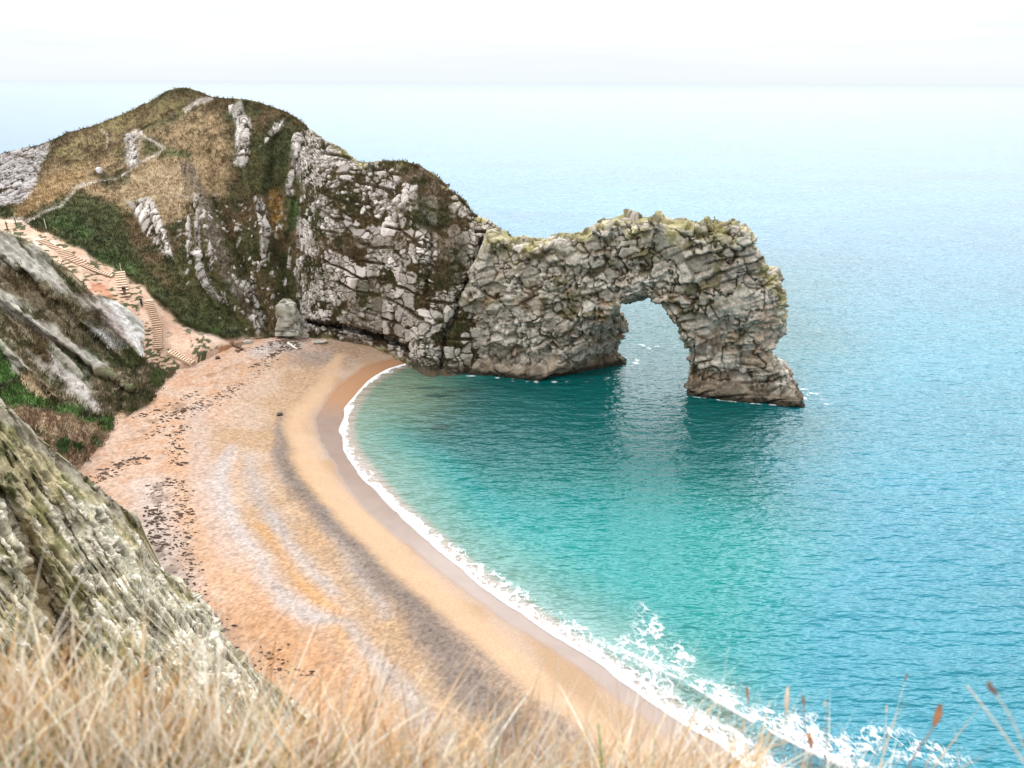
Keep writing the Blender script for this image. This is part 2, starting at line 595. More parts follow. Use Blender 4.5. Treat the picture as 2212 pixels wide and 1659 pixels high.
def paint_headland(P, Q):
    sx, sy = Q[..., 0], Q[..., 1]
    wv = np.stack([sx, sy, 0 * sx], -1)
    W = Q + 16 * (np.stack([fbm(wv / 22, 4, 21), fbm(wv / 22 + 7, 4, 22)], -1) - .5)
    big = fbm(P / 9.0, 4, 31)
    med = fbm(P / 2.6, 4, 41)
    fine = fbm(P / 0.7, 3, 51)
    col = mix(BROWN, OLIVE, sstep(.42, .58, big))
    col = mix(col, DGREEN, sstep(.5, .68, med) * .7)
    # dry grass over the crown of the hill
    m = region(W, [(60, 455), (110, 350), (150, 290), (330, 235), (420, 225), (480, 250), (505, 330), (490, 430), (430, 410), (400, 470), (340, 485), (240, 440), (150, 425)], 16)
    col = mix(col, mix(TAN, BROWN, sstep(.45, .68, .5 * med + .5 * fine)), m)
    m = region(W, [(290, 375), (400, 345), (420, 400), (380, 450), (320, 440), (240, 420)], 18)
    col = mix(col, mix(STRAW, TAN, sstep(.4, .6, fine)), m * .85)
    m = region(W, [(20, 460), (70, 400), (180, 350), (190, 385), (110, 440), (50, 470)], 8)
    col = mix(col, mix(np.array([.34, .22, .10]), TAN, fine), m * .8)
    m = region(W, [(110, 330), (160, 285), (330, 215), (390, 195), (430, 205), (400, 240), (330, 270), (250, 330), (150, 370)], 10)
    col = mix(col, mix(np.array([.20, .165, .075]), BROWN, sstep(.4, .6, med)), m * .75)
    # greens
    for poly, k, c in (
        ([(60, 475), (130, 420), (180, 410), (260, 455), (285, 520), (320, 580), (390, 660), (480, 715), (470, 738), (400, 715), (300, 625), (200, 562)], .8, GREEN),
        ([(95, 480), (160, 460), (210, 500), (170, 520)], .5, LEAF), ([(180, 545), (250, 540), (300, 590), (260, 600)], .5, LEAF),
        ([(300, 290), (330, 290), (372, 330), (345, 345), (310, 330)], .8, GREEN), ([(360, 318), (415, 330), (405, 340), (365, 328)], .8, LEAF),
        ([(255, 320), (290, 315), (280, 350), (250, 345)], .6, GREEN), ([(210, 380), (290, 360), (280, 390), (230, 405)], .7, DGREEN),
        ([(300, 275), (360, 255), (430, 205), (420, 235), (350, 275)], .7, GREEN),
        ([(610, 240), (655, 270), (650, 300), (600, 420), (560, 420), (560, 300), (590, 260)], .55, DGREEN),
        ([(632, 430), (655, 430), (640, 490), (622, 500)], .8, LEAF), ([(600, 540), (650, 560), (690, 640), (640, 670), (600, 620)], .6, GREEN),
        ([(885, 420), (930, 425), (940, 480), (900, 490), (885, 460)], .8, GREEN), ([(1015, 525), (1040, 520), (1030, 560), (1000, 580)], .7, LEAF),
        ([(940, 570), (1010, 560), (1000, 610), (950, 640)], .6, OLIVE), ([(390, 650), (470, 640), (540, 720), (480, 735)], .6, GREEN),
        ([(455, 712), (485, 722), (470, 728)], .9, LEAF), ([(0, 450), (35, 452), (20, 472), (0, 475)], .9, GREEN), ([(690, 600), (720, 590), (715, 640), (690, 640)], .7, GREEN)):
        m = region(W, poly, 9)
        col = mix(col, mix(c, DGREEN, sstep(.45, .7, med)), m * k)
    # bare grey brown slide and ochre scar
    m = stroke(W, [(408, 365), (432, 420), (455, 500), (490, 580), (530, 660), (560, 700)], [16, 14, 16, 15, 12, 6], 8)
    col = mix(col, mix(np.array([.21, .17, .135]), SOIL, sstep(.5, .7, fbm(wv * np.array([1 / 3., 1 / 30., 1]), 3, 8))), m * .8)
    m = region(W, [(580, 412), (598, 404), (612, 425), (610, 490), (596, 522), (584, 480)], 6)
    col = mix(col, mix(OCHRE, BROWN, sstep(.45, .65, fine)), m * .9)
    # bright ground of the paths
    for pts, w, k in (([(-150, 490), (0, 488), (40, 482), (62, 497), (85, 520)], [16, 14, 10, 8, 5], 1), ([(60, 480), (90, 462), (130, 445), (165, 405), (200, 392), (250, 385)], [3, 2.5, 2, 2, 1.5, 1], .8),
                      ([(290, 287), (305, 284)], [7, 3], .95), ([(302, 286), (318, 298), (352, 318), (340, 330), (300, 352), (262, 380)], [3, 2, 2.5, 2, 2, 1.5], .8), ([(400, 236), (425, 218), (455, 212)], [5, 7, 4], .7),
                      ([(218, 280), (234, 292), (232, 320)], [1.2, 1.5, 1.2], .7), ([(287, 298), (288, 330), (276, 352)], [8, 8, 6], .45)):
        m = stroke(Q + 5 * (np.stack([med, fine], -1) - .5), pts, w, 3)
        col = mix(col, mix(np.array([.62, .53, .42]), PALE, fine), m * k)
    # pink earth below the path, down to the beach
    m = region(W, [(-150, 470), (-150, 640), (0, 640), (120, 700), (260, 830), (400, 830), (480, 745), (560, 738), (560, 728), (505, 733), (430, 722), (380, 690), (345, 655), (310, 622), (262, 590), (180, 545), (90, 500), (50, 478)], 5)
    earth = mix(PINK, np.array([.44, .28, .20]), sstep(.45, .7, med))
    earth = mix(earth, np.array([.60, .50, .42]), sstep(.5, .7, big) * .6)
    col = mix(col, earth, m)
    PINKM = m
    tuft = sstep(.51, .56, fbm(np.stack([sx / 11 + sy / 24, sy / 4.2, 0 * sx], -1), 3, 77)) * sstep(.38, .50, fbm(wv / 36, 3, 78))
    col = mix(col, mix(GREEN, DGREEN, fine), m * tuft * .95)
    m2 = stroke(W, [(175, 640), (210, 625), (240, 640)], [6, 6, 4], 4) + region(W, [(195, 608), (215, 640), (245, 648), (225, 618)], 4)
    col = mix(col, RUST, np.clip(m2, 0, 1) * .7)
    m2 = region(W, [(470, 748), (520, 742), (570, 745), (530, 760), (480, 762)], 6)
    col = mix(col, RUST * 1.25, m2 * .7)
    # ---- rock
    hillside = sstep(690, 640, sx)
    dip = np.stack([P[..., 0], .62 * P[..., 1] + .78 * P[..., 2], -.78 * P[..., 1] + .62 * P[..., 2]], -1)
    PS = dip * np.stack([1 + .5 * hillside, 1 - .55 * hillside, 1 + 0 * hillside], -1)
    F1, F2, ID = stones(PS, 2.5, 5, .26); fa1 = worley.facet
    G1, G2, JD = stones(PS, 1.15, 9, .26); fa2 = worley.facet
    e1, e2 = F2 - F1, G2 - G1
    band = fbm(np.stack([P[..., 0] / 11, P[..., 1] / 11, (P[..., 2] + .18 * P[..., 0]) / 2.4], -1), 4, 61)
    wall = region(W, [(668, 280), (700, 300), (770, 345), (840, 350), (905, 352), (1000, 430), (1060, 480), (1140, 540), (1140, 830), (950, 810), (860, 785), (790, 745), (650, 715), (645, 640), (640, 560), (640, 480), (655, 400), (640, 350)], 8)
    turf = region(W, [(835, 350), (905, 352), (955, 390), (990, 470), (1012, 545), (1000, 610), (950, 640), (935, 590), (945, 510), (905, 500), (880, 440), (900, 400), (860, 385)], 12)
    turf = np.maximum(turf * .85, .6 * region(W, [(650, 610), (780, 560), (900, 640), (960, 690), (900, 700), (800, 670), (700, 680)], 22) * sstep(.40, .5, big))
    turf = np.maximum(turf, .6 * region(W, [(700, 500), (800, 520), (880, 500), (870, 540), (760, 560), (660, 530)], 12))
    dens = wall * (1 - .85 * turf)
    cover = sstep(.31, .44, band * .6 + .4 * fbm(P / 3.5, 3, 66) + .17 * (dens - .5))
    rk = dens * cover
    patches = [([(275, 437), (320, 430), (352, 468), (366, 530), (369, 560), (348, 545), (312, 495)], 5), ([(488, 226), (522, 222), (538, 262), (541, 330), (527, 362), (507, 352), (513, 280)], 5),
               ([(-150, 330), (0, 331), (106, 304), (98, 340), (64, 430), (20, 445), (-150, 460)], 6), ([(640, 290), (665, 280), (650, 340), (630, 420), (618, 420)], 7),
               ([(590, 262), (618, 255), (612, 272), (585, 300), (562, 322), (580, 290)], 3.5), ([(545, 420), (565, 425), (585, 480), (578, 560), (568, 570), (560, 480)], 4),
               ([(416, 420), (428, 425), (432, 520), (445, 600), (490, 660), (478, 660), (430, 600), (420, 520)], 4), ([(404, 470), (410, 470), (412, 560), (404, 560)], 2.5),
               ([(448, 520), (455, 520), (460, 590), (452, 590)], 2.5), ([(520, 600), (545, 610), (570, 700), (555, 720), (530, 660)], 8), ([(268, 290), (300, 292), (300, 350), (275, 360)], 6)]
    ext = 0
    for poly, f in patches:
        ext = np.maximum(ext, region(W, poly, f))
    rk = np.maximum(rk, ext * sstep(.3, .42, med * .5 + .5 * band + .12 * ext))
    speck = sstep(.60, .66, fbm(P / np.array([.9, .9, 2.0]), 3, 71)) * region(W, [(380, 420), (600, 430), (660, 600), (640, 715), (560, 725), (470, 690), (400, 600)], 20)
    rk = np.maximum(rk, .9 * speck)
    # stones stand in turf: the gaps widen and narrow from place to place
    thr = .01 + .34 * sstep(.47, .70, fbm(P / 3.2, 4, 69)) * (1 - .6 * ext)
    gap1, gap2 = sstep(thr * .8, thr * .8 + .07, e1), sstep(thr, thr + .10, e2)
    small = sstep(.44, .52, fbm(P / 5.0, 3, 68))
    bb = (P[..., 2] + .16 * P[..., 0] + 1.6 * (fbm(P / 7., 3, 73) - .5) * 2) / 3.1
    led = sstep(.13, .03, np.abs(bb - np.floor(bb) - .5)) * sstep(.42, .54, fbm(P / 4.5, 3, 74)) * sstep(680, 720, sx)
    gap1, gap2 = gap1 * (1 - .9 * led), gap2 * (1 - .9 * led)
    stone = rk * np.where(small > .5, gap2 * np.maximum(gap1, .5), gap1 * (1 - .55 * sstep(.09, .01, e2) * sstep(.45, .6, med)))
    jid = np.where(small > .5, JD, ID)
    tone = .62 + .66 * (.65 * jid + .35 * fbm(P / .8, 3, 70))
    rc = mix(ROCK, PALE, np.clip(jid * .9 + .4 * (med - .3), 0, 1)) * tone[..., None] * (.90 + .2 * fine)[..., None]
    rc = mix(rc, WARM, sstep(820, 1000, sx) * .4)
    lich = sstep(26, 4, sy - np.interp(sx, [p[0] for p in HL_TOP], [p[1] for p in HL_TOP])) * sstep(650, 690, sx) * sstep(.42, .6, fbm(P / 2., 3, 83))
    rc = mix(rc, LICHEN, lich * .65)
    grey = region(W, patches[2][0], 6)
    rc = mix(rc, np.array([.30, .275, .27]) * (.75 + .5 * fbm(wv * np.array([1 / 6., 1 / 26., 1]), 3, 88))[..., None], grey * .8)
    rk = rk
    between = mix(BROWN * 1.15, OLIVE * 1.1, sstep(.4, .6, med)) * (.95 - .5 * sstep(.16, .04, np.minimum(e1, e2 + .1 * (small < .5))))[..., None]
    col = mix(col, between, rk * .8)
    col = mix(col, rc, stone)
    col = mix(col, SOIL * .8, led * rk * .55)
    # damp, weed stained foot of the wall
    ft = sstep(3.2, 1.2, P[..., 2] + 2.0 * (med - .5)) * sstep(860, 900, sx)
    col = mix(col, np.array([.10, .08, .055]), ft * .85)
    m = stroke(W, [(690, 727), (760, 738), (820, 754), (880, 780)], [3, 4, 4, 4], 5)
    col = mix(col, mix(np.array([.30, .27, .13]), np.array([.15, .12, .07]), sstep(.4, .6, med)), m * .9)
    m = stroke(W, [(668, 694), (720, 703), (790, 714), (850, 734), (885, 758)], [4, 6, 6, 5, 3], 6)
    col = mix(col, np.array([.05, .04, .028]), m * .75)  # shade of the undercut painted in as a near-black strip
    disp = stone * (.24 + np.where(small > .5, .20 * (JD - .4) + .5 * fa2, .45 * (ID - .4) + 1.1 * fa1)) + rk * .25 * (fbm(P / 1.3, 3, 72) - .5) - .45 * led * rk + (1 - rk) * (.5 * (med - .5) + .25 * (fine - .5)) + 1.3 * (big - .5)
    veg = (1 - stone) * (1 - PINKM)
    disp = disp * (1 - .6 * PINKM)
    return col, disp, veg


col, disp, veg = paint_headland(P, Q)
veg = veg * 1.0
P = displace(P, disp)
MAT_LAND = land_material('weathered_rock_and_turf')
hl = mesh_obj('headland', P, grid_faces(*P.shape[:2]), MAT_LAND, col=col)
tag(hl, 'steep grassy hill running down into a wall of pale blocky limestone above the beach', None, kind='structure')
HLP, HLC, HLV = P, col, veg
HLS = sheet(P)


def on_surface(dx, dy, PP=None, SS=None):
    """world point of the headland that is surveyed at a sheet point"""
    PP = HLP if PP is None else PP
    SS = HLS if SS is None else SS
    d = ((SS - np.array([dx, dy])) ** 2).sum(-1)
    d[:, -5:] = 1e9
    k = np.unravel_index(np.argmin(d), d.shape)
    return PP[k].copy()


# ===== the grey cliff beside the stairs
C1_TOP = [(-160, 430), (-60, 475), (0, 500), (40, 515), (70, 533), (100, 556), (130, 578), (150, 600), (172, 622), (200, 640), (225, 640), (240, 652), (262, 668), (285, 700), (303, 735), (320, 765), (345, 783), (374, 800)]
C1_BASE = [(-160, 1060), (0, 1065), (100, 1030), (180, 1018), (230, 990), (262, 945), (275, 900), (300, 876), (335, 866), (355, 840), (374, 806)]
C1_COLS = [
    [(-160, 1060, 62), (-160, 900, 76), (-160, 800, 86), (-160, 650, 97), (-160, 430, 107)],
    [(0, 1065, 62), (0, 960, 70), (0, 860, 79), (0, 800, 86), (0, 700, 94), (0, 600, 100), (0, 500, 105)],
    [(100, 1030, 69), (100, 950, 76), (100, 870, 84), (100, 800, 90), (100, 700, 98), (100, 556, 107)],
    [(180, 1018, 78), (180, 950, 83), (180, 890, 90), (180, 820, 97), (180, 740, 102), (180, 630, 108)],
    [(230, 990, 82), (230, 930, 88), (230, 870, 95), (230, 800, 101), (230, 645, 110)],
    [(280, 900, 94), (280, 860, 99), (280, 810, 104.5), (280, 690, 112)],
    [(335, 866, 99.5), (335, 830, 105), (335, 778, 112.5)],
    [(374, 806, 110.5), (374, 800, 112)],
]
STRATA = [([(-150, 560), (0, 640), (110, 720), (200, 790), (290, 840)], 9, 1.6), ([(-150, 470), (0, 545), (70, 590), (110, 640)], 8, 1.6),
          ([(-150, 640), (0, 745), (60, 800), (120, 855)], 8, 1.2), ([(100, 620), (170, 690), (230, 740), (280, 790)], 7, 1.2), ([(210, 660), (260, 720), (300, 770)], 9, .9)]


def c1_relief(Q):
    wv = np.stack([Q[..., 0], Q[..., 1], 0 * Q[..., 0]], -1)
    W = Q + 18 * (np.stack([fbm(wv / 30, 3, 103), fbm(wv / 30 + 9, 3, 104)], -1) - .5)
    r = 0
    for pts, w, a in STRATA:
        d, _ = seg_dist(W, pts)
        r = r - a * np.exp(-(d / w) ** 2)
        d2, _ = seg_dist(W + np.array([-6, -14]) * 1.0, pts)
        r = r + .8 * a * np.exp(-(d2 / 7.) ** 2)
    # brown bank and shrub mass standing out above the beach
    for c, rad, a in (((150, 930), (90, 40), 2.2), ((290, 830), (60, 40), 2.2), ((215, 840), (40, 30), 1.2)):
        r = r - a * np.exp(-(((W[..., 0] - c[0]) / rad[0]) ** 2 + ((W[..., 1] - c[1]) / rad[1]) ** 2))
    return r


xs = np.concatenate([np.arange(-620, -150, 4.0), np.arange(-150, 374.5, 1.5)])
P, Q = build_patch(xs, C1_TOP, C1_BASE, C1_COLS, 330, c1_relief, foot=((0.5, -1.5), (1.0, -6.0)), back=((1.5, -.6), (5, -4), (10, -10), (16, -22)), smooth_u=9)


def paint_cliff1(P, Q):
    sx, sy = Q[..., 0], Q[..., 1]
    wv = np.stack([sx, sy, 0 * sx], -1)
    W = Q + 20 * (np.stack([fbm(wv / 25, 4, 121), fbm(wv / 25 + 7, 4, 122)], -1) - .5)
    big, med, fine = fbm(P / 7., 4, 131), fbm(P / 2.2, 4, 141), fbm(P / .6, 3, 151)
    along = fbm(np.stack([(sx + sy) / 60, (sx - sy * .95) / 9, 0 * sx], -1), 4, 161)      # runs down to the right, like the beds
    col = mix(OLIVE, BROWN, sstep(.4, .6, med))
    col = mix(col, GREEN, sstep(.52, .66, big) * .8)
    col = mix(col, np.array([.30, .25, .17]), sstep(.5, .62, along) * .8)
    rock = np.array([.36, .335, .29])
    rkm = 0
    for poly, k in (([(-150, 430), (0, 500), (70, 533), (118, 578), (150, 640), (90, 610), (0, 560), (-150, 500)], .95),
                    ([(-150, 560), (0, 622), (70, 668), (140, 725), (230, 790), (300, 850), (235, 828), (150, 770), (60, 700), (0, 668), (-150, 620)], .9),
                    ([(95, 720), (160, 760), (215, 835), (190, 860), (120, 790)], .6), ([(60, 760), (120, 800), (185, 858), (215, 890), (180, 880), (120, 830)], .8),
                    ([(150, 640), (225, 640), (280, 700), (240, 690), (180, 670)], .6), ([(0, 735), (60, 790), (30, 800), (0, 770)], .8)):
        rkm = np.maximum(rkm, region(W, poly, 10) * k)
    rkm = np.clip(rkm * sstep(.3, .46, along * .55 + med * .45), 0, 1)
    rc = rock * (.55 + .9 * along)[..., None] * (.8 + .4 * fine)[..., None]
    col = mix(col, rc, rkm)
    # white scar and purple face by the stairs
    m = region(W, [(228, 648), (252, 655), (285, 700), (303, 740), (318, 770), (300, 765), (270, 720), (240, 690)], 5)
    col = mix(col, CHALK * (.85 + .3 * fine)[..., None], m)
    m = region(W, [(205, 655), (235, 660), (262, 700), (290, 748), (275, 745), (240, 720), (215, 690)], 6)
    col = mix(col, np.array([.42, .36, .33]) * (.8 + .4 * along)[..., None], m * .85)
    m = region(W, [(185, 690), (230, 720), (275, 752), (250, 752), (200, 730)], 6)
    col = mix(col, np.array([.55, .54, .53]), m * .8 * sstep(.35, .55, along))
    m = region(W, [(95, 755), (135, 790), (185, 845), (225, 888), (205, 885), (150, 835), (110, 790)], 5)
    col = mix(col, PALE * (.7 + .5 * fbm(P / 1.0, 3, 5))[..., None], m * .85)
    m = region(W, [(45, 800), (75, 820), (105, 855), (92, 862), (60, 845)], 4)
    col = mix(col, np.array([.6, .47, .32]), m * .8)
    m = region(W, [(170, 720), (260, 770), (345, 800), (330, 812), (250, 800), (190, 760)], 8)
    col = mix(col, GREEN, m * .75 * sstep(.4, .55, med))
    # green gully floor, brown bank, shrub
    m = region(W, [(-150, 790), (0, 740), (60, 850), (130, 870), (230, 900), (262, 922), (230, 935), (130, 890), (0, 880), (-150, 900)], 8)
    lawn = mix(np.array([.062, .135, .03]), DGREEN, sstep(.46, .66, fbm(np.stack([sx / 50, sy / 7, 0 * sx], -1), 4, 171)))
    col = mix(col, lawn, m * .92)
    m = region(W, [(-150, 880), (0, 872), (60, 885), (140, 892), (210, 930), (265, 935), (250, 985), (190, 1030), (60, 1060), (-150, 1100)], 8)
    bank = mix(np.array([.23, .155, .10]), np.array([.36, .27, .18]), sstep(.42, .62, fbm(np.stack([sx / 10, sy / 40, 0 * sx], -1), 3, 181)))
    bank = mix(bank, LEAF * .7, sstep(.58, .66, fbm(P / 1.6, 3, 182)) * sstep(920, 950, sy))
    col = mix(col, bank, m)
    m2 = region(W, [(195, 800), (260, 790), (345, 800), (360, 820), (335, 868), (270, 880), (215, 872), (195, 840)], 7)
    shrub = mix(np.array([.11, .10, .05]), np.array([.26, .20, .14]), sstep(.45, .62, fine))
    shrub = mix(shrub, GREEN, sstep(.5, .62, med) * .7)
    col = mix(col, shrub, m2 * .9)
    m3 = region(W, [(320, 795), (365, 800), (340, 850), (318, 830)], 6)
    col = mix(col, np.array([.10, .16, .05]), m3 * .6)
    veg = np.clip(1 - rkm, 0, 1) * (1 - region(W, [(205, 645), (252, 650), (318, 770), (270, 752)], 6))
    disp = (1 - rkm) * (.8 * (med - .5) + .5 * (fine - .5)) + rkm * (1.1 * (along - .5) + .3 * (fine - .5)) + 1.0 * (big - .5) + m2 * (.9 * (fbm(P / 1.2, 3, 191) - .4)) + m * .6 * (fbm(P / 1.0, 3, 192) - .5)
    return col, disp, veg


col, disp, veg = paint_cliff1(P, Q)
P = displace(P, disp)
c1 = mesh_obj('cliff', P, grid_faces(*P.shape[:2]), MAT_LAND, col=col)
tag(c1, 'grey sloping cliff with tilted beds, grass and brown scrub beside the stairs', None, kind='structure')
C1P, C1C, C1V, C1S = P, col, veg, sheet(P)

# ===== the pale crumbling cliff close below the viewpoint
C2_TOP = [(-200, 690), (-100, 785), (0, 868), (60, 922), (100, 955), (150, 997), (200, 1040), (250, 1083), (285, 1112), (304, 1130), (312, 1160), (316, 1188), (330, 1212), (350, 1232), (375, 1246), (400, 1264), (425, 1285), (445, 1312), (470, 1350), (488, 1386), (510, 1412), (545, 1446), (600, 1490), (680, 1560)]
C2_BASE = [(-200, 1680), (0, 1660), (200, 1650), (400, 1650), (500, 1640), (600, 1640), (680, 1660)]
C2_COLS = [
    [(-200, 1680, 31), (-200, 1300, 43), (-200, 1000, 52), (-200, 690, 60)],
    [(0, 1660, 31), (0, 1450, 37), (0, 1300, 42), (0, 1150, 46.5), (0, 1000, 52), (0, 868, 56)],
    [(150, 1655, 31.5), (150, 1550, 36), (150, 1400, 41.5), (150, 1250, 47), (150, 1100, 53), (150, 997, 57)],
    [(300, 1650, 32), (300, 1500, 38), (300, 1400, 43), (300, 1300, 48), (300, 1200, 53), (300, 1128, 56.5)],
    [(400, 1650, 33), (400, 1500, 39.5), (400, 1400, 44), (400, 1330, 48), (400, 1264, 52)],
    [(500, 1640, 34), (500, 1500, 41), (500, 1400, 46)],
    [(600, 1640, 36), (600, 1490, 42)],
    [(680, 1660, 36), (680, 1560, 39.5)],
]


def c2_relief(Q):
    wv = np.stack([Q[..., 0], Q[..., 1], 0 * Q[..., 0]], -1)
    W = Q + 24 * (np.stack([fbm(wv / 50, 3, 203), fbm(wv / 50 + 9, 3, 204)], -1) - .5)
    r = 0
    for pts, w, a in (([(10, 1080), (60, 1180), (110, 1290), (140, 1400), (150, 1500)], 22, 1.8), ([(180, 1300), (230, 1400), (260, 1500)], 16, .8)):
        d, _ = seg_dist(W, pts)
        r = r + a * np.exp(-(d / w) ** 2)
    for pts, w, a in (([(150, 1060), (220, 1180), (290, 1270), (380, 1370), (440, 1470)], 30, 1.0), ([(20, 950), (120, 1060), (210, 1140), (300, 1200)], 24, .5), ([(20, 1180), (40, 1300), (60, 1450)], 20, .9)):
        d, _ = seg_dist(W, pts)
        r = r - a * np.exp(-(d / w) ** 2)
    return r


xs = np.concatenate([np.arange(-620, -200, 4.0), np.arange(-200, 681, 2.0)])
P, Q = build_patch(xs, C2_TOP, C2_BASE, C2_COLS, 400, c2_relief, foot=((1.5, -3), (4, -10)), back=((.15, -.25), (.5, -1.6), (1.2, -5), (3, -14)), smooth_u=8)


def paint_cliff2(P, Q):
    sx, sy = Q[..., 0], Q[..., 1]
    wv = np.stack([sx, sy, 0 * sx], -1)
    W = Q + 26 * (np.stack([fbm(wv / 40, 4, 221), fbm(wv / 40 + 7, 4, 222)], -1) - .5)
    big, med, fine = fbm(P / 3.2, 4, 231), fbm(P / 1.1, 4, 241), fbm(P / .28, 3, 251)
    diag = fbm(np.stack([(sx * .75 + sy) / 70, (sx - sy * .72) / 11, 0 * sx], -1), 4, 261)
    col = mix(np.array([.36, .315, .20]), np.array([.20, .175, .085]), sstep(.42, .58, big))
    col = mix(col, np.array([.12, .125, .05]), sstep(.50, .62, med) * .75)
    # smooth grey bed along the crest
    m = region(W, [(-200, 690), (0, 868), (100, 955), (250, 1083), (290, 1115), (290, 1150), (230, 1090), (120, 1000), (0, 905), (-200, 740)], 9)
    crest = np.array([.30, .275, .225]) * (.75 + .5 * diag)[..., None] * (.88 + .24 * fine)[..., None]
    col = mix(col, crest, m * .9)
    CREST = m
    m = region(W, [(262, 1092), (306, 1130), (318, 1190), (350, 1232), (300, 1190)], 6)
    col = mix(col, mix(np.array([.20, .16, .07]), GREEN * .8, sstep(.45, .6, med)), m * .9)
    # pale broken chalk
    F1, F2, ID = stones(P, .62, 15, .55, (1, 1, .75)); fa = worley.facet
    e = F2 - F1
    chalk = sstep(.44, .56, diag * .55 + big * .45 + .22 * region(W, [(120, 1080), (230, 1110), (330, 1215), (480, 1370), (600, 1500), (480, 1560), (330, 1420), (200, 1260)], 40) - .05)
    chalk = np.maximum(chalk, region(W, [(-20, 1100), (30, 1090), (60, 1180), (90, 1400), (0, 1480), (-100, 1300)], 25) * .75 * sstep(.38, .5, diag))
    chalk = chalk * (1 - CREST * .9)
    thr = .02 + .5 * sstep(.40, .62, fbm(P / .9, 4, 263))
    st = chalk * sstep(thr, thr + .12, e)
    rc = mix(np.array([.44, .40, .32]), np.array([.74, .70, .63]), np.clip(ID * 1.1 - .1, 0, 1)) * (.8 + .35 * fine)[..., None]
    col = mix(col, np.array([.36, .345, .28]) * (.6 + .8 * fbm(P / .8, 4, 265))[..., None], chalk * .8)
    dk = sstep(.58, .66, fbm(np.stack([(sx * .75 + sy) / 46, (sx - sy * .72) / 7, 0 * sx], -1), 4, 266))
    col = mix(col, np.array([.075, .065, .04]), dk * .7 * (1 - CREST))
    col = mix(col, rc, st)
    m = region(W, [(40, 1130), (70, 1150), (110, 1260), (140, 1330), (100, 1330), (60, 1220)], 14)
    col = mix(col, mix(np.array([.30, .20, .09]), SOIL, med), m * .7)
    m = region(W, [(100, 1300), (170, 1330), (200, 1500), (110, 1500)], 22)
    col = mix(col, np.array([.13, .095, .05]) * (.7 + .6 * diag)[..., None], m * .7)
    m = region(W, [(0, 960), (70, 1010), (60, 1090), (0, 1080)], 16) * sstep(.45, .6, med)
    col = mix(col, GREEN * .8, m * .8)
    lum_ = fbm(np.stack([(sx * .75 + sy) / 30, (sx - sy * .72) / 8, 0 * sx], -1), 4, 267)
    col = col * (.52 + .96 * lum_)[..., None] * np.array([1.02, .995, .945])
    disp = st * (.05 + .10 * (ID - .3) + .22 * fa) + chalk * .3 * (fbm(P / .5, 3, 264) - .5) + (1 - chalk) * .35 * (med - .5) + .12 * (fine - .5) + .9 * (big - .5) + .8 * (diag - .5) - .5 * dk
    disp = disp * (1 - .35 * CREST)
    veg = (1 - st) * (1 - .6 * CREST) + region(W, [(262, 1092), (306, 1130), (318, 1190), (350, 1232), (300, 1190)], 8)
    return col, disp, veg


col, disp, veg = paint_cliff2(P, Q)
P = displace(P, disp)
MAT_CHALK = land_material('crumbling_chalk', 5.0, 22.0, .05, .35)
c2 = mesh_obj('cliff', P, grid_faces(*P.shape[:2]), MAT_CHALK, col=col)
tag(c2, 'pale crumbling chalk cliff dropping from the grassy edge to the beach', None, kind='structure')
C2P, C2C, C2V, C2S = P, col, veg, sheet(P)

# ===== the natural arch
AO = at_z(1190, 815, 0.0)[:2]
AE = np.array([.966, -.259]); AE /= np.linalg.norm(AE)
AN = np.array([-AE[1], AE[0]])


def arch_sz(pts, t):
    """sheet points -> (s, z) on the upright plane that lies t behind the front of the arch"""
    p = np.asarray(pts, float)
    X, Y, Z = ray(p[:, 0], p[:, 1])
    o = AO + AN * t
    k = (AN @ o) / (X * AN[0] + Y * AN[1])
    w = np.stack([X * k, Y * k], -1) - AO
    return np.stack([w @ AE, H + Z * k], -1)


A_TOP = [(1056, 492), (1070, 491), (1090, 505), (1112, 521), (1130, 528), (1150, 530), (1180, 520), (1205, 509), (1232, 504), (1240, 501), (1268, 497), (1285, 484), (1297, 475), (1318, 470),
         (1350, 463), (1375, 467), (1400, 466), (1424, 458), (1434, 469), (1452, 477), (1470, 480), (1488, 477), (1500, 487), (1515, 487), (1522, 476), (1546, 469), (1578, 468), (1596, 478), (1618, 487), (1630, 505), (1640, 532), (1652, 556), (1668, 578), (1680, 600), (1690, 630), (1693, 650), (1690, 685), (1682, 712), (1668, 735), (1662, 752), (1672, 775)]
A_RIGHT = [(1692, 800), (1716, 828), (1730, 842), (1727, 858), (1716, 872)]
A_LEFT = [(955, 840), (953, 800), (960, 755), (978, 690), (1002, 620), (1022, 570), (1038, 530)]
outer = np.concatenate([arch_sz(A_TOP, 5.0), arch_sz(A_RIGHT, 3.0), [[43.5, -4.0], [-19.5, -4.0]], arch_sz(A_LEFT, 1.0)])
front_hole = np.concatenate([arch_sz([(1350, 655), (1372, 650), (1400, 650), (1422, 660), (1442, 682), (1466, 712), (1482, 742), (1491, 766), (1484, 792), (1478, 820), (1477, 848)], 0.0), [[23.6, -6.0], [-1.5, -6.0]], arch_sz([(1178, 822), (1215, 785), (1245, 752), (1275, 715), (1308, 682)], 0.0)])
back_hole = np.concatenate([arch_sz([(1346, 656), (1372, 648), (1400, 640), (1440, 650), (1480, 690), (1510, 740), (1520, 800)], 10.0), [[29.0, -6.0]], [[13.4, -6.0]], arch_sz([(1352, 786), (1336, 766), (1342, 748), (1352, 725), (1357, 702), (1349, 678)], 10.0)])
VX = 0.20
gs, gt, gz = np.arange(-34, 46, VX), np.arange(-5, 17, VX), np.arange(-1.6, 34, VX)
SZ = np.stack(np.meshgrid(gs, gz, indexing='ij'), -1)
d_out = poly_sdf(SZ, outer).astype(np.float32)
d_fh = poly_sdf(SZ, front_hole).astype(np.float32)
d_bh = poly_sdf(SZ, back_hole).astype(np.float32)
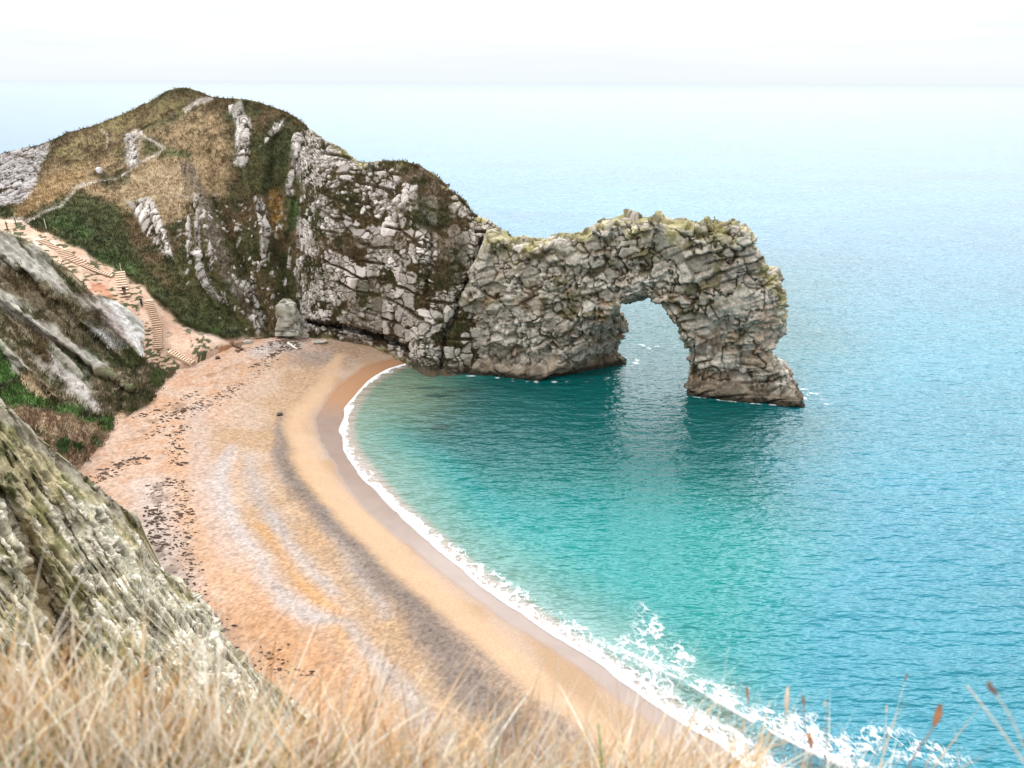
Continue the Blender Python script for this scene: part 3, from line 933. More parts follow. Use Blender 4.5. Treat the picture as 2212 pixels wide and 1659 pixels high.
top_s = np.interp(gs, [p[0] for p in arch_sz(A_TOP[:36], 5.0)], [p[1] for p in arch_sz(A_TOP[:36], 5.0)])
zz = SZ[..., 1]
rel = np.clip(zz / np.maximum(top_s[:, None], 4), 0, 1.2)
leg = sstep(20, 28, SZ[..., 0])
tf = .2 + 1.2 * rel ** 2 + 2.2 * sstep(-4, -24, SZ[..., 0]) * rel - 1.8 * sstep(2.4, 1.2, zz) * (1 - .5 * leg) - 1.0 * sstep(8, 1, zz) + 1.1 * np.exp(-((zz - 3.2) / 1.2) ** 2)
tf = tf + 1.0 * leg * np.exp(-((zz - 9) / 4.) ** 2)
tb = 11.5 - 2.5 * rel + 1.5 * sstep(4, 0, zz) - 1.0 * leg
T = gt[None, :, None]


def smax(a, b, k):
    h = np.clip(.5 - .5 * (b - a) / k, 0, 1)
    return b * (1 - h) + a * h + k * h * (1 - h)


cgs, cgt, cgz = np.arange(-34, 47, 1.0), np.arange(-5, 18, 1.0), np.arange(-1.6, 35.4, 1.0)
low = fbm(np.stack(np.meshgrid(cgs, cgt, cgz, indexing='ij'), -1) / 5.5, 3, 301) - .5


def upsample(A, old, new, ax):
    f = np.clip((new - old[0]) / (old[1] - old[0]), 0, len(old) - 1.001)
    i = f.astype(int)
    t = (f - i).astype(np.float32)
    sh = [1, 1, 1]; sh[ax] = -1
    return np.take(A, i, ax) * (1 - t).reshape(sh) + np.take(A, i + 1, ax) * t.reshape(sh)


low = upsample(upsample(upsample(low.astype(np.float32), cgz, gz, 2), cgt, gt, 1), cgs, gs, 0)
hole = d_fh[:, None, :] * (1 - np.clip(T / 10, 0, 1)) + d_bh[:, None, :] * np.clip(T / 10, 0, 1)
sd = smax(smax(tf[:, None, :] - T, T - tb[:, None, :], 3.0), d_out[:, None, :], 2.2)
sd = smax(sd, -hole, .9) + low * 2.0
del low


def surface_nets(g, ax, ay, az):
    """isosurface of a sampled field, quads with one vertex per crossed cell"""
    s = g < 0
    cells = np.zeros(np.array(g.shape) - 1, np.int8)
    for a in (0, 1):
        for b in (0, 1):
            for c in (0, 1):
                cells += s[a:g.shape[0] - 1 + a, b:g.shape[1] - 1 + b, c:g.shape[2] - 1 + c]
    act = (cells > 0) & (cells < 8)
    idx = np.full(cells.shape, -1, np.int64)
    ii = np.argwhere(act)
    idx[act] = np.arange(len(ii))
    acc = np.zeros((len(ii), 3)); cnt = np.zeros(len(ii))
    cor = [(a, b, c) for a in (0, 1) for b in (0, 1) for c in (0, 1)]
    val = {k: g[ii[:, 0] + k[0], ii[:, 1] + k[1], ii[:, 2] + k[2]].astype(float) for k in cor}
    for k in cor:
        for d in range(3):
            if k[d]: continue
            l = list(k); l[d] = 1; l = tuple(l)
            a, b = val[k], val[l]
            x = (a < 0) != (b < 0)
            t = np.where(x, a / np.where(x, a - b, 1), 0)
            p = np.tile(np.array(k, float), (len(ii), 1)); p[:, d] = t
            acc += np.where(x[:, None], p, 0); cnt += x
    V = ii + acc / cnt[:, None]
    V = np.stack([np.interp(V[:, 0], np.arange(len(ax)), ax), np.interp(V[:, 1], np.arange(len(ay)), ay), np.interp(V[:, 2], np.arange(len(az)), az)], -1)
    quads = []
    n = g.shape
    for d in range(3):
        e, f = [(1, 2), (2, 0), (0, 1)][d]
        lo = [slice(None)] * 3; hi = [slice(None)] * 3
        lo[d] = slice(0, n[d] - 1); hi[d] = slice(1, n[d])
        ch = s[tuple(lo)] != s[tuple(hi)]
        inner = [slice(None)] * 3
        q = np.argwhere(ch)
        ok = (q[:, e] > 0) & (q[:, f] > 0) & (q[:, e] < n[e] - 1) & (q[:, f] < n[f] - 1)
        q = q[ok]
        fl = s[tuple(q.T)]
        o = []
        for (a, b) in ((-1, -1), (0, -1), (0, 0), (-1, 0)):
            r = q.copy(); r[:, e] += a; r[:, f] += b
            o.append(idx[tuple(r.T)])
        o = np.stack(o, -1)
        o[~fl] = o[~fl][:, ::-1]
        quads.append(o)
    return V, np.concatenate(quads)


AV, AF = surface_nets(sd, gs, gt, gz)
gr = np.stack(np.gradient(sd, VX), -1)
iv = np.stack([np.clip(np.round((AV[:, 0] - gs[0]) / VX), 0, len(gs) - 1), np.clip(np.round((AV[:, 1] - gt[0]) / VX), 0, len(gt) - 1), np.clip(np.round((AV[:, 2] - gz[0]) / VX), 0, len(gz) - 1)], -1).astype(int)
nrm = gr[iv[:, 0], iv[:, 1], iv[:, 2]].astype(float)
nrm /= np.linalg.norm(nrm, axis=1, keepdims=True) + 1e-9
del gr, sd
F1, F2, ID = stones(AV, 3.5, 305, .24, (.85, 1, 1.25), .35); fa1 = worley.facet
G1, G2, JD = stones(AV, 1.45, 309, .24, (.8, 1, 1.4), .30); fa2 = worley.facet
e1, e2 = F2 - F1, G2 - G1
big, med, fine = fbm(AV / 6., 4, 311), fbm(AV / 1.8, 5, 321, .6), fbm(AV / .5, 3, 331)
strat = fbm((AV + .25 * AV[:, :1] * np.array([0, 0, 1])) / np.array([4.5, 4.5, .6]), 4, 341)
ledges = sstep(.47, .60, fbm(AV / 6., 3, 346)) * sstep(18, 14, AV[:, 2])
small = sstep(.46, .54, fbm(AV / 6., 3, 345) + .007 * (13 - AV[:, 2]))
cw = .05 + .16 * sstep(.45, .7, fbm(AV / 2.6, 3, 347))
gap1, gap2 = sstep(.0, cw, e1), sstep(.0, .10 + cw * .6, e2)
ck1 = sstep(.36, .5, fbm(AV / 3.0, 3, 348))
ck2 = small * sstep(.34, .52, fbm(AV / 1.9, 3, 349))
lowz = sstep(3.6, 1.6, AV[:, 2] + 2 * (med - .5))
rough = 1 - np.abs(2 * fbm(AV / 1.1, 4, 352, .6) - 1)
fiss = sstep(.955, .995, 1 - np.abs(2 * fbm((AV + .5 * AV[:, :1]) / np.array([7., 7., 5.]), 4, 353, .55) - 1))
disp = ck1 * .55 * (gap1 - 1) + 1.2 * (ID - .5) + 1.5 * fa1 + ck2 * .26 * (gap2 - 1) + small * (.40 * (JD - .5) + .5 * fa2) + ledges * 1.0 * (strat - .5) + .4 * (med - .5) - .10 * (rough - .5) - .9 * fiss + .15 * (fine - .5)
disp = disp * (1 - .5 * lowz)
bb = (AV[:, 2] - .30 * AV[:, 0] + 3.0 * (fbm(AV / 6., 3, 355) - .5)) / 1.7
led = sstep(.16, .03, np.abs(bb - np.floor(bb) - .5)) * sstep(.46, .58, fbm(AV / np.array([7., 7., 3.]), 3, 356)) * (.35 + .65 * sstep(18, 26, AV[:, 0]))
disp = disp - .6 * led + .35 * (bb - np.floor(bb) - .5) * sstep(18, 26, AV[:, 0])
AVd = AV + nrm * disp[:, None]
rc = mix(np.array([.32, .285, .235]), np.array([.60, .555, .485]), np.clip(.15 + .5 * ID + .4 * JD * small + .5 * (med - .45), 0, 1)) * (.88 + .24 * fine)[:, None]
rc = mix(rc, np.array([.28, .245, .20]), ledges * sstep(.50, .60, strat) * .6)
rc = mix(rc, np.array([.17, .145, .115]), sstep(.86, .97, rough) * .6)
bb = (AV[:, 2] - .30 * AV[:, 0] + 3.0 * (fbm(AV / 6., 3, 355) - .5)) / 1.7
led = sstep(.16, .03, np.abs(bb - np.floor(bb) - .5)) * sstep(.46, .58, fbm(AV / np.array([7., 7., 3.]), 3, 356)) * (.35 + .65 * sstep(18, 26, AV[:, 0]))
crack = np.clip(led * .8 + ck1 * (1 - gap1) + .8 * ck2 * (1 - gap2) + fiss, 0, 1)
growth = sstep(.38, .58, fbm(AV / 4.5, 3, 351) + .10 * np.clip(nrm[:, 2], -1, 1) + .06 * sstep(8, 24, AV[:, 2]) - .05 * leg.mean())
ac = mix(rc, mix(np.array([.10, .07, .035]), np.array([.065, .06, .026]), sstep(.4, .6, med)), np.clip(crack * (.5 + .4 * growth), 0, 1))
turf = growth * sstep(.51, .62, med + .1 * np.clip(nrm[:, 2], 0, 1)) * sstep(5, 10, AV[:, 2])
ac = mix(ac, mix(np.array([.17, .14, .07]), OLIVE, fine), turf * .85)
tops = np.interp(AV[:, 0], gs, top_s)
lich = sstep(5.5, .5, tops - AV[:, 2]) * sstep(.42, .62, fbm(AV / 2.4, 3, 361))
ac = mix(ac, np.array([.46, .40, .16]), lich * .42)
ac = mix(ac, np.array([.20, .21, .10]), lich * sstep(.5, .6, med) * .35)
streak = sstep(.56, .64, fbm(AV / np.array([.8, .8, 7.]), 3, 371)) * sstep(13, 9, AV[:, 2]) * sstep(3, 5, AV[:, 2])
ac = mix(ac, np.array([.12, .105, .085]), streak * .55)
rusty = sstep(.56, .66, fbm(AV / 3.2, 3, 381)) * sstep(22, 14, AV[:, 2])
ac = mix(ac, np.array([.34, .21, .12]), rusty * .4)
ac = mix(ac, mix(np.array([.095, .078, .055]), np.array([.21, .165, .12]), sstep(.4, .62, med)), lowz * .9)
ac = mix(ac, np.array([.035, .03, .022]), sstep(1.3, .5, AV[:, 2] + .8 * (fine - .5)) * .92)
# downward faces of the upper arch turn darker brown
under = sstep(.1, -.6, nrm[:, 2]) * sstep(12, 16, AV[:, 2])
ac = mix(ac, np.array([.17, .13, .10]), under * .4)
AWxy = AO + AVd[:, :1] * AE + AVd[:, 1:2] * AN
AW = np.concatenate([AWxy, AVd[:, 2:3]], 1)
MAT_ARCH = land_material('arch_limestone', 1.6, 7.0, .16, .30)
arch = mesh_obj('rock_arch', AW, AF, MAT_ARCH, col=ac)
tag(arch, 'big weathered limestone sea arch with one round opening standing in turquoise water', 'rock arch')

# ===== beach
bx, byy = np.arange(-92, 46, .21), np.arange(18, 150, .21)
XY = np.stack(np.meshgrid(bx, byy, indexing='ij'), -1)
sdB = np.zeros(XY.shape[:2])
for i0 in range(0, len(bx), 80):
    sdB[i0:i0 + 80] = shore_sd(XY[i0:i0 + 80])
near = (sdB > -9) & (sdB < 62)
zb = beach_z(sdB)
P3 = np.concatenate([XY, zb[..., None]], -1)
w3 = np.concatenate([XY, 0 * zb[..., None]], -1)
bign = fbm(w3 / 6., 4, 401); medn = fbm(w3 / 1.5, 4, 411); finen = fbm(w3 / .35, 2, 421)
grain = _h(np.arange(XY.shape[0])[:, None] + 0 * zb.astype(int), np.arange(XY.shape[1])[None] + 0 * zb.astype(int), 0 * zb.astype(int), 5)
Wb = XY + 1.5 * (np.stack([fbm(w3 / 5, 4, 431, .65), fbm(w3 / 5 + 9, 4, 432, .65)], -1) - .5)
SAND = np.array([.56, .395, .265]); SANDPALE = np.array([.62, .48, .38]); LILAC = np.array([.46, .425, .42]); ORANGE = np.array([.58, .34, .19])
DARK = np.array([.235, .20, .185]); WETM = np.array([.205, .145, .115]); SHINGLE = np.array([.70, .60, .54])
bc = mix(SAND, SANDPALE, sstep(.40, .62, bign))
# upper beach, pinkish
m = sstep(14, 22, sdB + 6 * (bign - .5))
bc = mix(bc, mix(np.array([.68, .50, .40]), np.array([.66, .42, .29]), sstep(.42, .6, medn)), m * .8)


def band(pts, w, f, c, k, ww=None):
    global bc
    mm = stroke(Wb, bl(pts), np.asarray(w) * 1.2, f * 1.5) * k
    bc = mix(bc, c, mm)


# brown grit zone between the streaks
band([(600, 900), (610, 960), (660, 1060), (740, 1170), (850, 1300), (960, 1430), (1080, 1560), (1200, 1700)], [1.0, 1.6, 2.6, 3.2, 3.6, 4.2, 4.2, 4.2], 1.2, mix(np.array([.45, .34, .25]), np.array([.56, .37, .21]), medn), .8)
# orange shingle
band([(540, 1330), (620, 1400), (700, 1480), (780, 1560), (880, 1680)], [2.2, 2.6, 2.4, 2.0, 1.8], 1.4, ORANGE, .85)
band([(560, 1130), (640, 1230), (720, 1330), (800, 1430), (880, 1530), (960, 1640)], [.5, .8, .8, .8, .8, .8], .5, np.array([.64, .38, .18]), .8)
band([(390, 950), (400, 1040), (420, 1120), (480, 1230), (540, 1310)], [.6, .9, 1.0, 1.4, 1.6], .9, np.array([.68, .44, .29]), .7)
band([(640, 990), (690, 1080), (760, 1180)], [.5, .8, .6], .6, np.array([.66, .42, .22]), .6)
# lilac white shingle streaks
band([(505, 965), (480, 1005), (470, 1050), (490, 1110), (530, 1170), (575, 1225)], [.35, .9, 1.0, .95, .8, .3], .7, np.array([.60, .57, .57]), .85)
band([(540, 985), (555, 1060), (590, 1120), (620, 1150)], [.3, .8, .9, .4], .8, LILAC, .75)
band([(580, 1110), (620, 1180), (660, 1230), (720, 1275)], [.3, .7, .8, .3], .6, np.array([.53, .50, .50]), .75)
band([(560, 1230), (620, 1290), (680, 1330), (750, 1345)], [.4, .9, 1.0, .4], .7, np.array([.56, .525, .53]), .8)
band([(690, 1100), (740, 1180), (800, 1260), (830, 1330)], [.5, .9, .9, .4], .8, LILAC, .75)
band([(760, 1360), (820, 1440), (880, 1510), (930, 1580), (1000, 1680)], [.5, .9, 1.0, .9, .9], .6, np.array([.50, .47, .48]), .8)
band([(600, 1010), (620, 1040), (640, 1050)], [.3, .5, .3], .5, LILAC, .7)
band([(320, 1040), (330, 1120), (345, 1200), (380, 1290)], [1.6, 1.8, 1.7, 1.3], 1.2, np.array([.66, .57, .53]), .8)
band([(430, 880), (430, 960), (440, 1080), (500, 1210)], [1.2, 1.4, 1.2, .9], 1.0, np.array([.60, .50, .46]), .6)
# dark grit berm
band([(612, 930), (606, 980), (640, 1050), (700, 1120), (780, 1200), (860, 1275), (930, 1370), (1010, 1470), (1090, 1560), (1180, 1680)], [.3, .8, 1.0, .95, 1.0, 1.25, 1.5, 1.7, 1.7, 1.7], .8, mix(DARK, np.array([.36, .30, .27]), medn) * .85, .92)
band([(608, 890), (602, 940), (598, 1000)], [.3, .5, .5], .4, DARK * 1.3, .6)
band([(950, 1330), (1060, 1440), (1180, 1550), (1300, 1660)], [.4, .7, .8, .8], .6, DARK * 1.4, .55)
band([(640, 760), (665, 772), (700, 775), (735, 780)], [1.0, 2.6, 3.2, 1.4], 2.4, np.array([.36, .30, .27]), .75)
band([(690, 742), (720, 745), (760, 765)], [1.0, 1.6, 1.0], 1.2, np.array([.42, .30, .22]), .6)
band([(560, 760), (600, 745), (640, 742)], [1.4, 1.8, 1.4], 1.3, np.array([.62, .58, .57]), .8)
# grit tone: coarse and patchy away from the water
gr_amt = sstep(3.5, 9, sdB)
bc = bc * np.array([.61, .575, .54])
bc = bc * (1 + gr_amt[..., None] * (.50 * (grain - .5) + .5 * (finen - .5))[..., None])
# smooth swash and wet sand
sm = stroke(Wb, bl([(735, 770), (700, 830), (655, 880), (640, 920), (660, 990), (720, 1070), (800, 1150), (900, 1245), (1000, 1335), (1100, 1420), (1200, 1500), (1320, 1600), (1450, 1700)]), [1.0, 1.4, 1.4, 1.4, 1.6, 1.8, 1.9, 1.7, 1.5, 1.4, 1.3, 1.3, 1.3], 1.0)
bc = mix(bc, np.array([.455, .305, .195]) * (.93 + .14 * medn)[..., None], sm * .85)
wet_line = np.interp(XY[..., 1], [30, 45, 60, 75, 90, 100, 110, 120, 126], [3.2, 3.4, 3.4, 3.9, 4.4, 5.6, 6.6, 6.0, 4.0]) * .88
wet = sstep(.5, -.5, sdB - wet_line * (.62 + .5 * fbm(np.stack([XY[..., 1] / 9, 0 * zb, 0 * zb], -1), 4, 433)) - 1.0 * (bign - .5))
bc = mix(bc, mix(WETM, np.array([.25, .185, .155]), medn), wet * .93)
far_wet = wet * sstep(98, 110, XY[..., 1])
bc = mix(bc, np.array([.38, .195, .095]), far_wet * .75)
# scattered weed crumbs on the upper beach are built as things on top; stain below them
for pts, w in (([(345, 1050), (335, 1120), (345, 1180), (370, 1240)], .9), ([(410, 830), (470, 800), (540, 778), (620, 742)], .5), ([(290, 950), (320, 915), (400, 870)], .6)):
    mm = stroke(Wb, bl(pts), w, .8) * sstep(.50, .60, medn)
    bc = mix(bc, np.array([.13, .10, .08]), mm * .6)
zb2 = zb + sstep(3, 10, sdB) * (.22 * (bign - .5) + .10 * (medn - .5) + .05 * (grain - .5)) + .25 * np.exp(-((sdB - 9) / 1.5) ** 2)
Pb = np.concatenate([XY, zb2[..., None]], -1)
fq = grid_faces(*XY.shape[:2])
keep = near.ravel()[fq].all(1)
fq = fq[keep]
used = np.unique(fq)
re = np.zeros(XY.shape[0] * XY.shape[1], np.int64)
re[used] = np.arange(len(used))
m, nt, b = new_mat('shingle_and_sand')
vec = obj_coords(nt)
tint = attr_node(nt, 'tint').outputs['Color']
wetn = attr_node(nt, 'wet').outputs['Fac']
n1 = noise_node(nt, 5.5, 4, .7, vec)
n2 = noise_node(nt, 14, 2, .6, vec)
f = math_node(nt, 'ADD', math_node(nt, 'MULTIPLY', n1.outputs[0], .5), math_node(nt, 'MULTIPLY', n2.outputs[0], .5))
dry = math_node(nt, 'SUBTRACT', 1.0, wetn)
amp = math_node(nt, 'MULTIPLY_ADD', dry, 1.3, .25)
k = math_node(nt, 'MULTIPLY_ADD', math_node(nt, 'SUBTRACT', f, .5), amp, 1.0)
nt.links.new(scale_color(nt, tint, k), b.inputs['Base Color'])
nt.links.new(maprange(nt, wetn, 0, 1, .95, .22), b.inputs['Roughness'])
nt.links.new(maprange(nt, wetn, 0, 1, .1, .35), b.inputs['Specular IOR Level'])
bp = nt.nodes.new('ShaderNodeBump')
nt.links.new(math_node(nt, 'MULTIPLY', dry, .08), bp.inputs['Distance'])
nt.links.new(f, bp.inputs['Height'])
nt.links.new(bp.outputs[0], b.inputs['Normal'])
MAT_BEACH = m
beach = mesh_obj('beach', Pb.reshape(-1, 3)[used], re[fq], MAT_BEACH, col=bc.reshape(-1, 3)[used], attrs={'wet': wet.ravel()[used]})
tag(beach, 'curved orange shingle beach with grey streaks', None, kind='structure')

# ===== sea
rr = [26.0]
while rr[-1] < 30000:
    r = rr[-1]
    rr.append(r + max(.45, .0042 * r if r < 220 else .02 * r))
rr = np.array(rr)
th = np.radians(np.concatenate([np.linspace(-88, -42, 60, endpoint=False), np.linspace(-42, 42, 620, endpoint=False), np.linspace(42, 88, 60)]))
R_, T_ = np.meshgrid(rr, th, indexing='ij')
SX, SY = R_ * np.sin(T_), R_ * np.cos(T_)
SXY = np.stack([SX, SY], -1)
sdS = np.full(SX.shape, -60.0)
nr = (R_ < 260)
sdS[nr] = shore_sd(SXY[nr])
dep = np.clip(-sdS, 0, 80)
w3 = np.stack([SX, SY, 0 * SX], -1)
n1 = fbm(w3 / 14, 4, 501)
# body colour of the water: sand shallows, turquoise bay, blue outside
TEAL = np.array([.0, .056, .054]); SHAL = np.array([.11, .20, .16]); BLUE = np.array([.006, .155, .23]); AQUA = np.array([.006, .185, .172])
sc = mix(SHAL, AQUA, sstep(1, 12, dep + 5 * (n1 - .5)))
sc = mix(np.array([.33, .26, .215]), sc, sstep(.6, 2.6, dep + 1.2 * (n1 - .5)))
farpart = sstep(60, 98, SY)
sc = mix(sc, TEAL, sstep(5, 16, dep + 4 * (n1 - .5)) * farpart * .9)  # dark reflection of the rocks put into the body colour as deeper teal
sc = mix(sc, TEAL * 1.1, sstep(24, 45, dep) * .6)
side = sstep(.34, .62, SX / np.maximum(SY, 1) + .10 * (n1 - .5))
sc = mix(sc, np.array([.20, .33, .31]), sstep(7, 1.5, dep) * sstep(1.2, 2.2, dep) * sstep(66, 50, SY) * .7)
wind = fbm(np.stack([SX / 60, SY / 26, 0 * SX], -1), 4, 503)
sc = mix(sc, BLUE, side * .8)
sc = mix(sc, np.array([.03, .15, .25]), sstep(125, 300, SY))
sc = sc * (.72 + .56 * wind)[..., None]
# sandy green corner and sunken boulders
c = at_z(880, 850, 0)[:2]
m = np.exp(-(((SX - c[0]) / 9) ** 2 + ((SY - c[1]) / 16) ** 2))
sc = mix(sc, np.array([.13, .15, .085]), m * .75)
for (px, py, wx, wy, k) in ((945, 855, 2.6, .8, .9), (925, 838, 3.0, .7, .6), (1000, 845, 3.2, .9, .5), (952, 922, 1.6, .9, .9), (1030, 870, 2.5, .7, .3)):
    c = at_z(px, py, 0)[:2]
    m = np.exp(-(((SX - c[0]) / wx) ** 2 + ((SY - c[1]) / wy) ** 2) ** 2)
    sc = mix(sc, np.array([.012, .035, .028]), m * k)
# swell and the small breaker rolling in
amp = sstep(1, 12, dep) * sstep(900, 200, R_)
sz = .10 * amp * (fbm(np.stack([SX / 7 + SY * .03, SY / 3.2, 0 * SX], -1), 3, 511) - .5) * 2
BREAK = at_z(*np.array([(1330, 1405), (1400, 1448), (1475, 1487), (1560, 1540), (1650, 1592), (1740, 1638), (1830, 1672), (1960, 1740)], float).T, 0.0)[:, :2]
dB, pB = seg_dist(SXY[nr], BREAK)
sideB = np.sign(sdS[nr] - np.interp(pB, np.arange(len(BREAK)), shore_sd(BREAK)))
env = np.interp(pB, [0, 1, 2, 5, 7], [.25, .5, 1, 1, .8])
sz[nr] += .75 * env * np.where(sideB > 0, np.exp(-(dB / .55) ** 2), np.exp(-(dB / 2.0) ** 2))
Vs = np.stack([SX, SY, sz], -1)
m, nt, b = new_mat('sea_water')
tint = attr_node(nt, 'tint').outputs['Color']
nt.links.new(tint, b.inputs['Base Color'])
b.inputs['Roughness'].default_value = .03
b.inputs['IOR'].default_value = 1.48
b.inputs['Specular IOR Level'].default_value = .5
b.inputs['Specular Tint'].default_value = (.62, .89, 1, 1)
va = obj_coords(nt, (.30, .80, 1)); vb = obj_coords(nt, (.85, 2.2, 1)); vc = obj_coords(nt, (.10, .22, 1))
na, nb, nc = noise_node(nt, 1.0, 2.5, .5, va), noise_node(nt, 1.0, 2, .5, vb), noise_node(nt, 1.0, 3, .5, vc)
h = math_node(nt, 'ADD', math_node(nt, 'MULTIPLY', na.outputs[0], 1.0), math_node(nt, 'MULTIPLY', nb.outputs[0], .34))
h = math_node(nt, 'ADD', h, math_node(nt, 'MULTIPLY', nc.outputs[0], 1.0))
bp = nt.nodes.new('ShaderNodeBump')
bp.inputs['Strength'].default_value = 1.0
bp.inputs['Distance'].default_value = .66
nt.links.new(h, bp.inputs['Height'])
nt.links.new(bp.outputs[0], b.inputs['Normal'])
MAT_SEA = m
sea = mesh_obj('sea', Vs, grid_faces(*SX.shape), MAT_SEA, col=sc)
tag(sea, 'turquoise sea paling to light blue at the horizon', None, kind='structure')

# ===== foam along the shore: a thin lacy sheet in shore coordinates
line, L = resample(SHORE_S, .16)
tg = np.gradient(line, axis=0); tg /= np.linalg.norm(tg, axis=1, keepdims=True)
tg = np.stack([blur(tg[:, 0], 14, 0), blur(tg[:, 1], 14, 0)], -1); tg /= np.linalg.norm(tg, axis=1, keepdims=True)
nl = np.stack([tg[:, 1], -tg[:, 0]], -1)
tst = line + nl * .5
if (shore_sd(tst[len(tst) // 2][None])[0]) < 0: nl = -nl
ss = np.arange(-15, 2.6, .13)
FXY = line[:, None] + nl[:, None] * ss[None, :, None]
Lk = L[:, None] + 0 * ss[None]
Sk = ss[None] + 0 * L[:, None]
yl = FXY[..., 1] * 0 + line[:, 1][:, None]
keepL = (line[:, 1] > 24) & (line[:, 1] < 124.5)
lace_w = np.stack([FXY[..., 0], FXY[..., 1], 0 * Lk], -1)
wob = fbm(np.stack([Lk / 4, 0 * Lk, 0 * Lk], -1), 3, 601) - .5
# how wide the white water is, from the far corner (narrow) to the near breaker (wide)
wid = np.interp(yl, [24, 36, 42, 46, 52, 60, 72, 85, 100, 112, 122], [9.5, 8.5, 7.2, 5.0, 3.6, 2.4, 1.5, 1.2, .9, .5, 1.4])
edge = .35 + .9 * wob
core = sstep(edge + .1, edge - .15, Sk) * sstep(-wid * 1.15, -wid * .55, Sk + wid * .8 * wob)
def ridge(p, sd, o=3):
    return 1 - np.abs(2 * fbm(p, o, sd) - 1)


lw = lace_w + .9 * (np.stack([fbm(lace_w / 1.5, 3, 611), fbm(lace_w / 1.5 + 5, 3, 612), 0 * Lk], -1) - .5)
lace = np.maximum(np.maximum(sstep(.84, .995, ridge(lw / 1.5, 613)), .8 * sstep(.82, .995, ridge(lw / .75, 614))), .55 * sstep(.80, .99, ridge(lw / .4, 615))) ** 1.3
n2 = fbm(lace_w / .9, 4, 621)
n3 = fbm(np.stack([Lk / 9, Sk / 2.2, 0 * Lk], -1), 3, 631)
dens = core * (.02 + .62 * sstep(.45, .66, n3)) + .60 * core * sstep(-.60 * wid, .1, Sk)
foam = np.clip(dens * .95 + (lace * .75 + .8 * (n2 - .5) - .25) * (.3 + .9 * core), 0, 1) * core
# rim of the run-up
rim = np.exp(-((Sk - edge + .12) / (.16 + .10 * np.interp(yl, [30, 60, 120], [1.6, .8, .2]))) ** 2)
foam = np.maximum(foam, rim * sstep(.28, .5, n2 + .2))
# loose lace seaward of the breaker and one plume
plume = np.zeros_like(Lk)
for (px, py, a, bb, k) in ((1405, 1365, 1.8, 4.2, .72), (1370, 1400, 2.2, 1.8, .8), (1450, 1420, 2.4, 3.0, .8), (1540, 1500, 3.4, 1.6, .7), (1700, 1565, 4.0, 1.5, .75), (1900, 1600, 4.6, 1.6, .8), (1990, 1625, 3.4, 1.4, .8), (1800, 1620, 3.2, 1.2, .6), (2040, 1640, 2.4, 1.2, .7)):
    c = at_z(px, py, 0)[:2]
    d2 = FXY - c
    plume = np.maximum(plume, k * np.exp(-((d2[..., 0] / a) ** 2 + (d2[..., 1] / bb) ** 2) ** 1.5))
foam = np.maximum(foam, np.clip(plume * (.9 * lace + 1.2 * (n2 - .52)), 0, 1))
# clear face of the breaking wave
dB, pB = seg_dist(FXY, BREAK)
cs = np.interp(pB, np.arange(len(BREAK)), shore_sd(BREAK))
face = np.exp(-((Sk - cs - .62) / .50) ** 2) * sstep(1.6, 2.4, pB) * (dB < 4)
foam = foam * (1 - .95 * face)
crest = np.exp(-((Sk - cs + .12) / .20) ** 2) * (dB < 3) * sstep(.8, 2, pB) * sstep(.3, .5, n2)
foam = np.maximum(foam, crest * .9)
zsea = .75 * np.interp(pB, [0, 1, 2, 5, 7], [.25, .5, 1, 1, .8]) * np.where(Sk > cs, np.exp(-(dB / .55) ** 2), np.exp(-(dB / 2.0) ** 2))
zf = np.maximum(zsea + .09, beach_z(Sk) + .05) + .10 * foam * (n2)
ok = (foam > .02)
okf = grid_faces(*Lk.shape)
kf = ok.ravel()[okf].any(1) & np.repeat(keepL[:-1] & keepL[1:], Lk.shape[1] - 1)
okf = okf[kf]
used = np.unique(okf); re = np.zeros(Lk.size, np.int64); re[used] = np.arange(len(used))
m, nt, b = new_mat('foam')
out = [n for n in nt.nodes if n.type == 'OUTPUT_MATERIAL'][0]
vec = obj_coords(nt)
fa = attr_node(nt, 'foam').outputs['Fac']
nn = noise_node(nt, 9.0, 4, .7, vec)
al = maprange(nt, math_node(nt, 'ADD', fa, math_node(nt, 'MULTIPLY', math_node(nt, 'SUBTRACT', nn.outputs[0], .5), .9)), .14, .92, 0, .97)
tr = nt.nodes.new('ShaderNodeBsdfTransparent')
mx = nt.nodes.new('ShaderNodeMixShader')
nt.links.new(al, mx.inputs[0]); nt.links.new(tr.outputs[0], mx.inputs[1]); nt.links.new(b.outputs[0], mx.inputs[2])
nt.links.new(mx.outputs[0], out.inputs['Surface'])
b.inputs['Base Color'].default_value = (.86, .88, .89, 1)
b.inputs['Roughness'].default_value = .8
fv = np.concatenate([FXY, zf[..., None]], -1).reshape(-1, 3)[used]
MAT_FOAM = m
foam_o = mesh_obj('surf_foam', fv, re[okf], m, attrs={'foam': foam.ravel()[used]})
tag(foam_o, 'white lacy surf breaking along the curved water line', 'foam', kind='stuff')

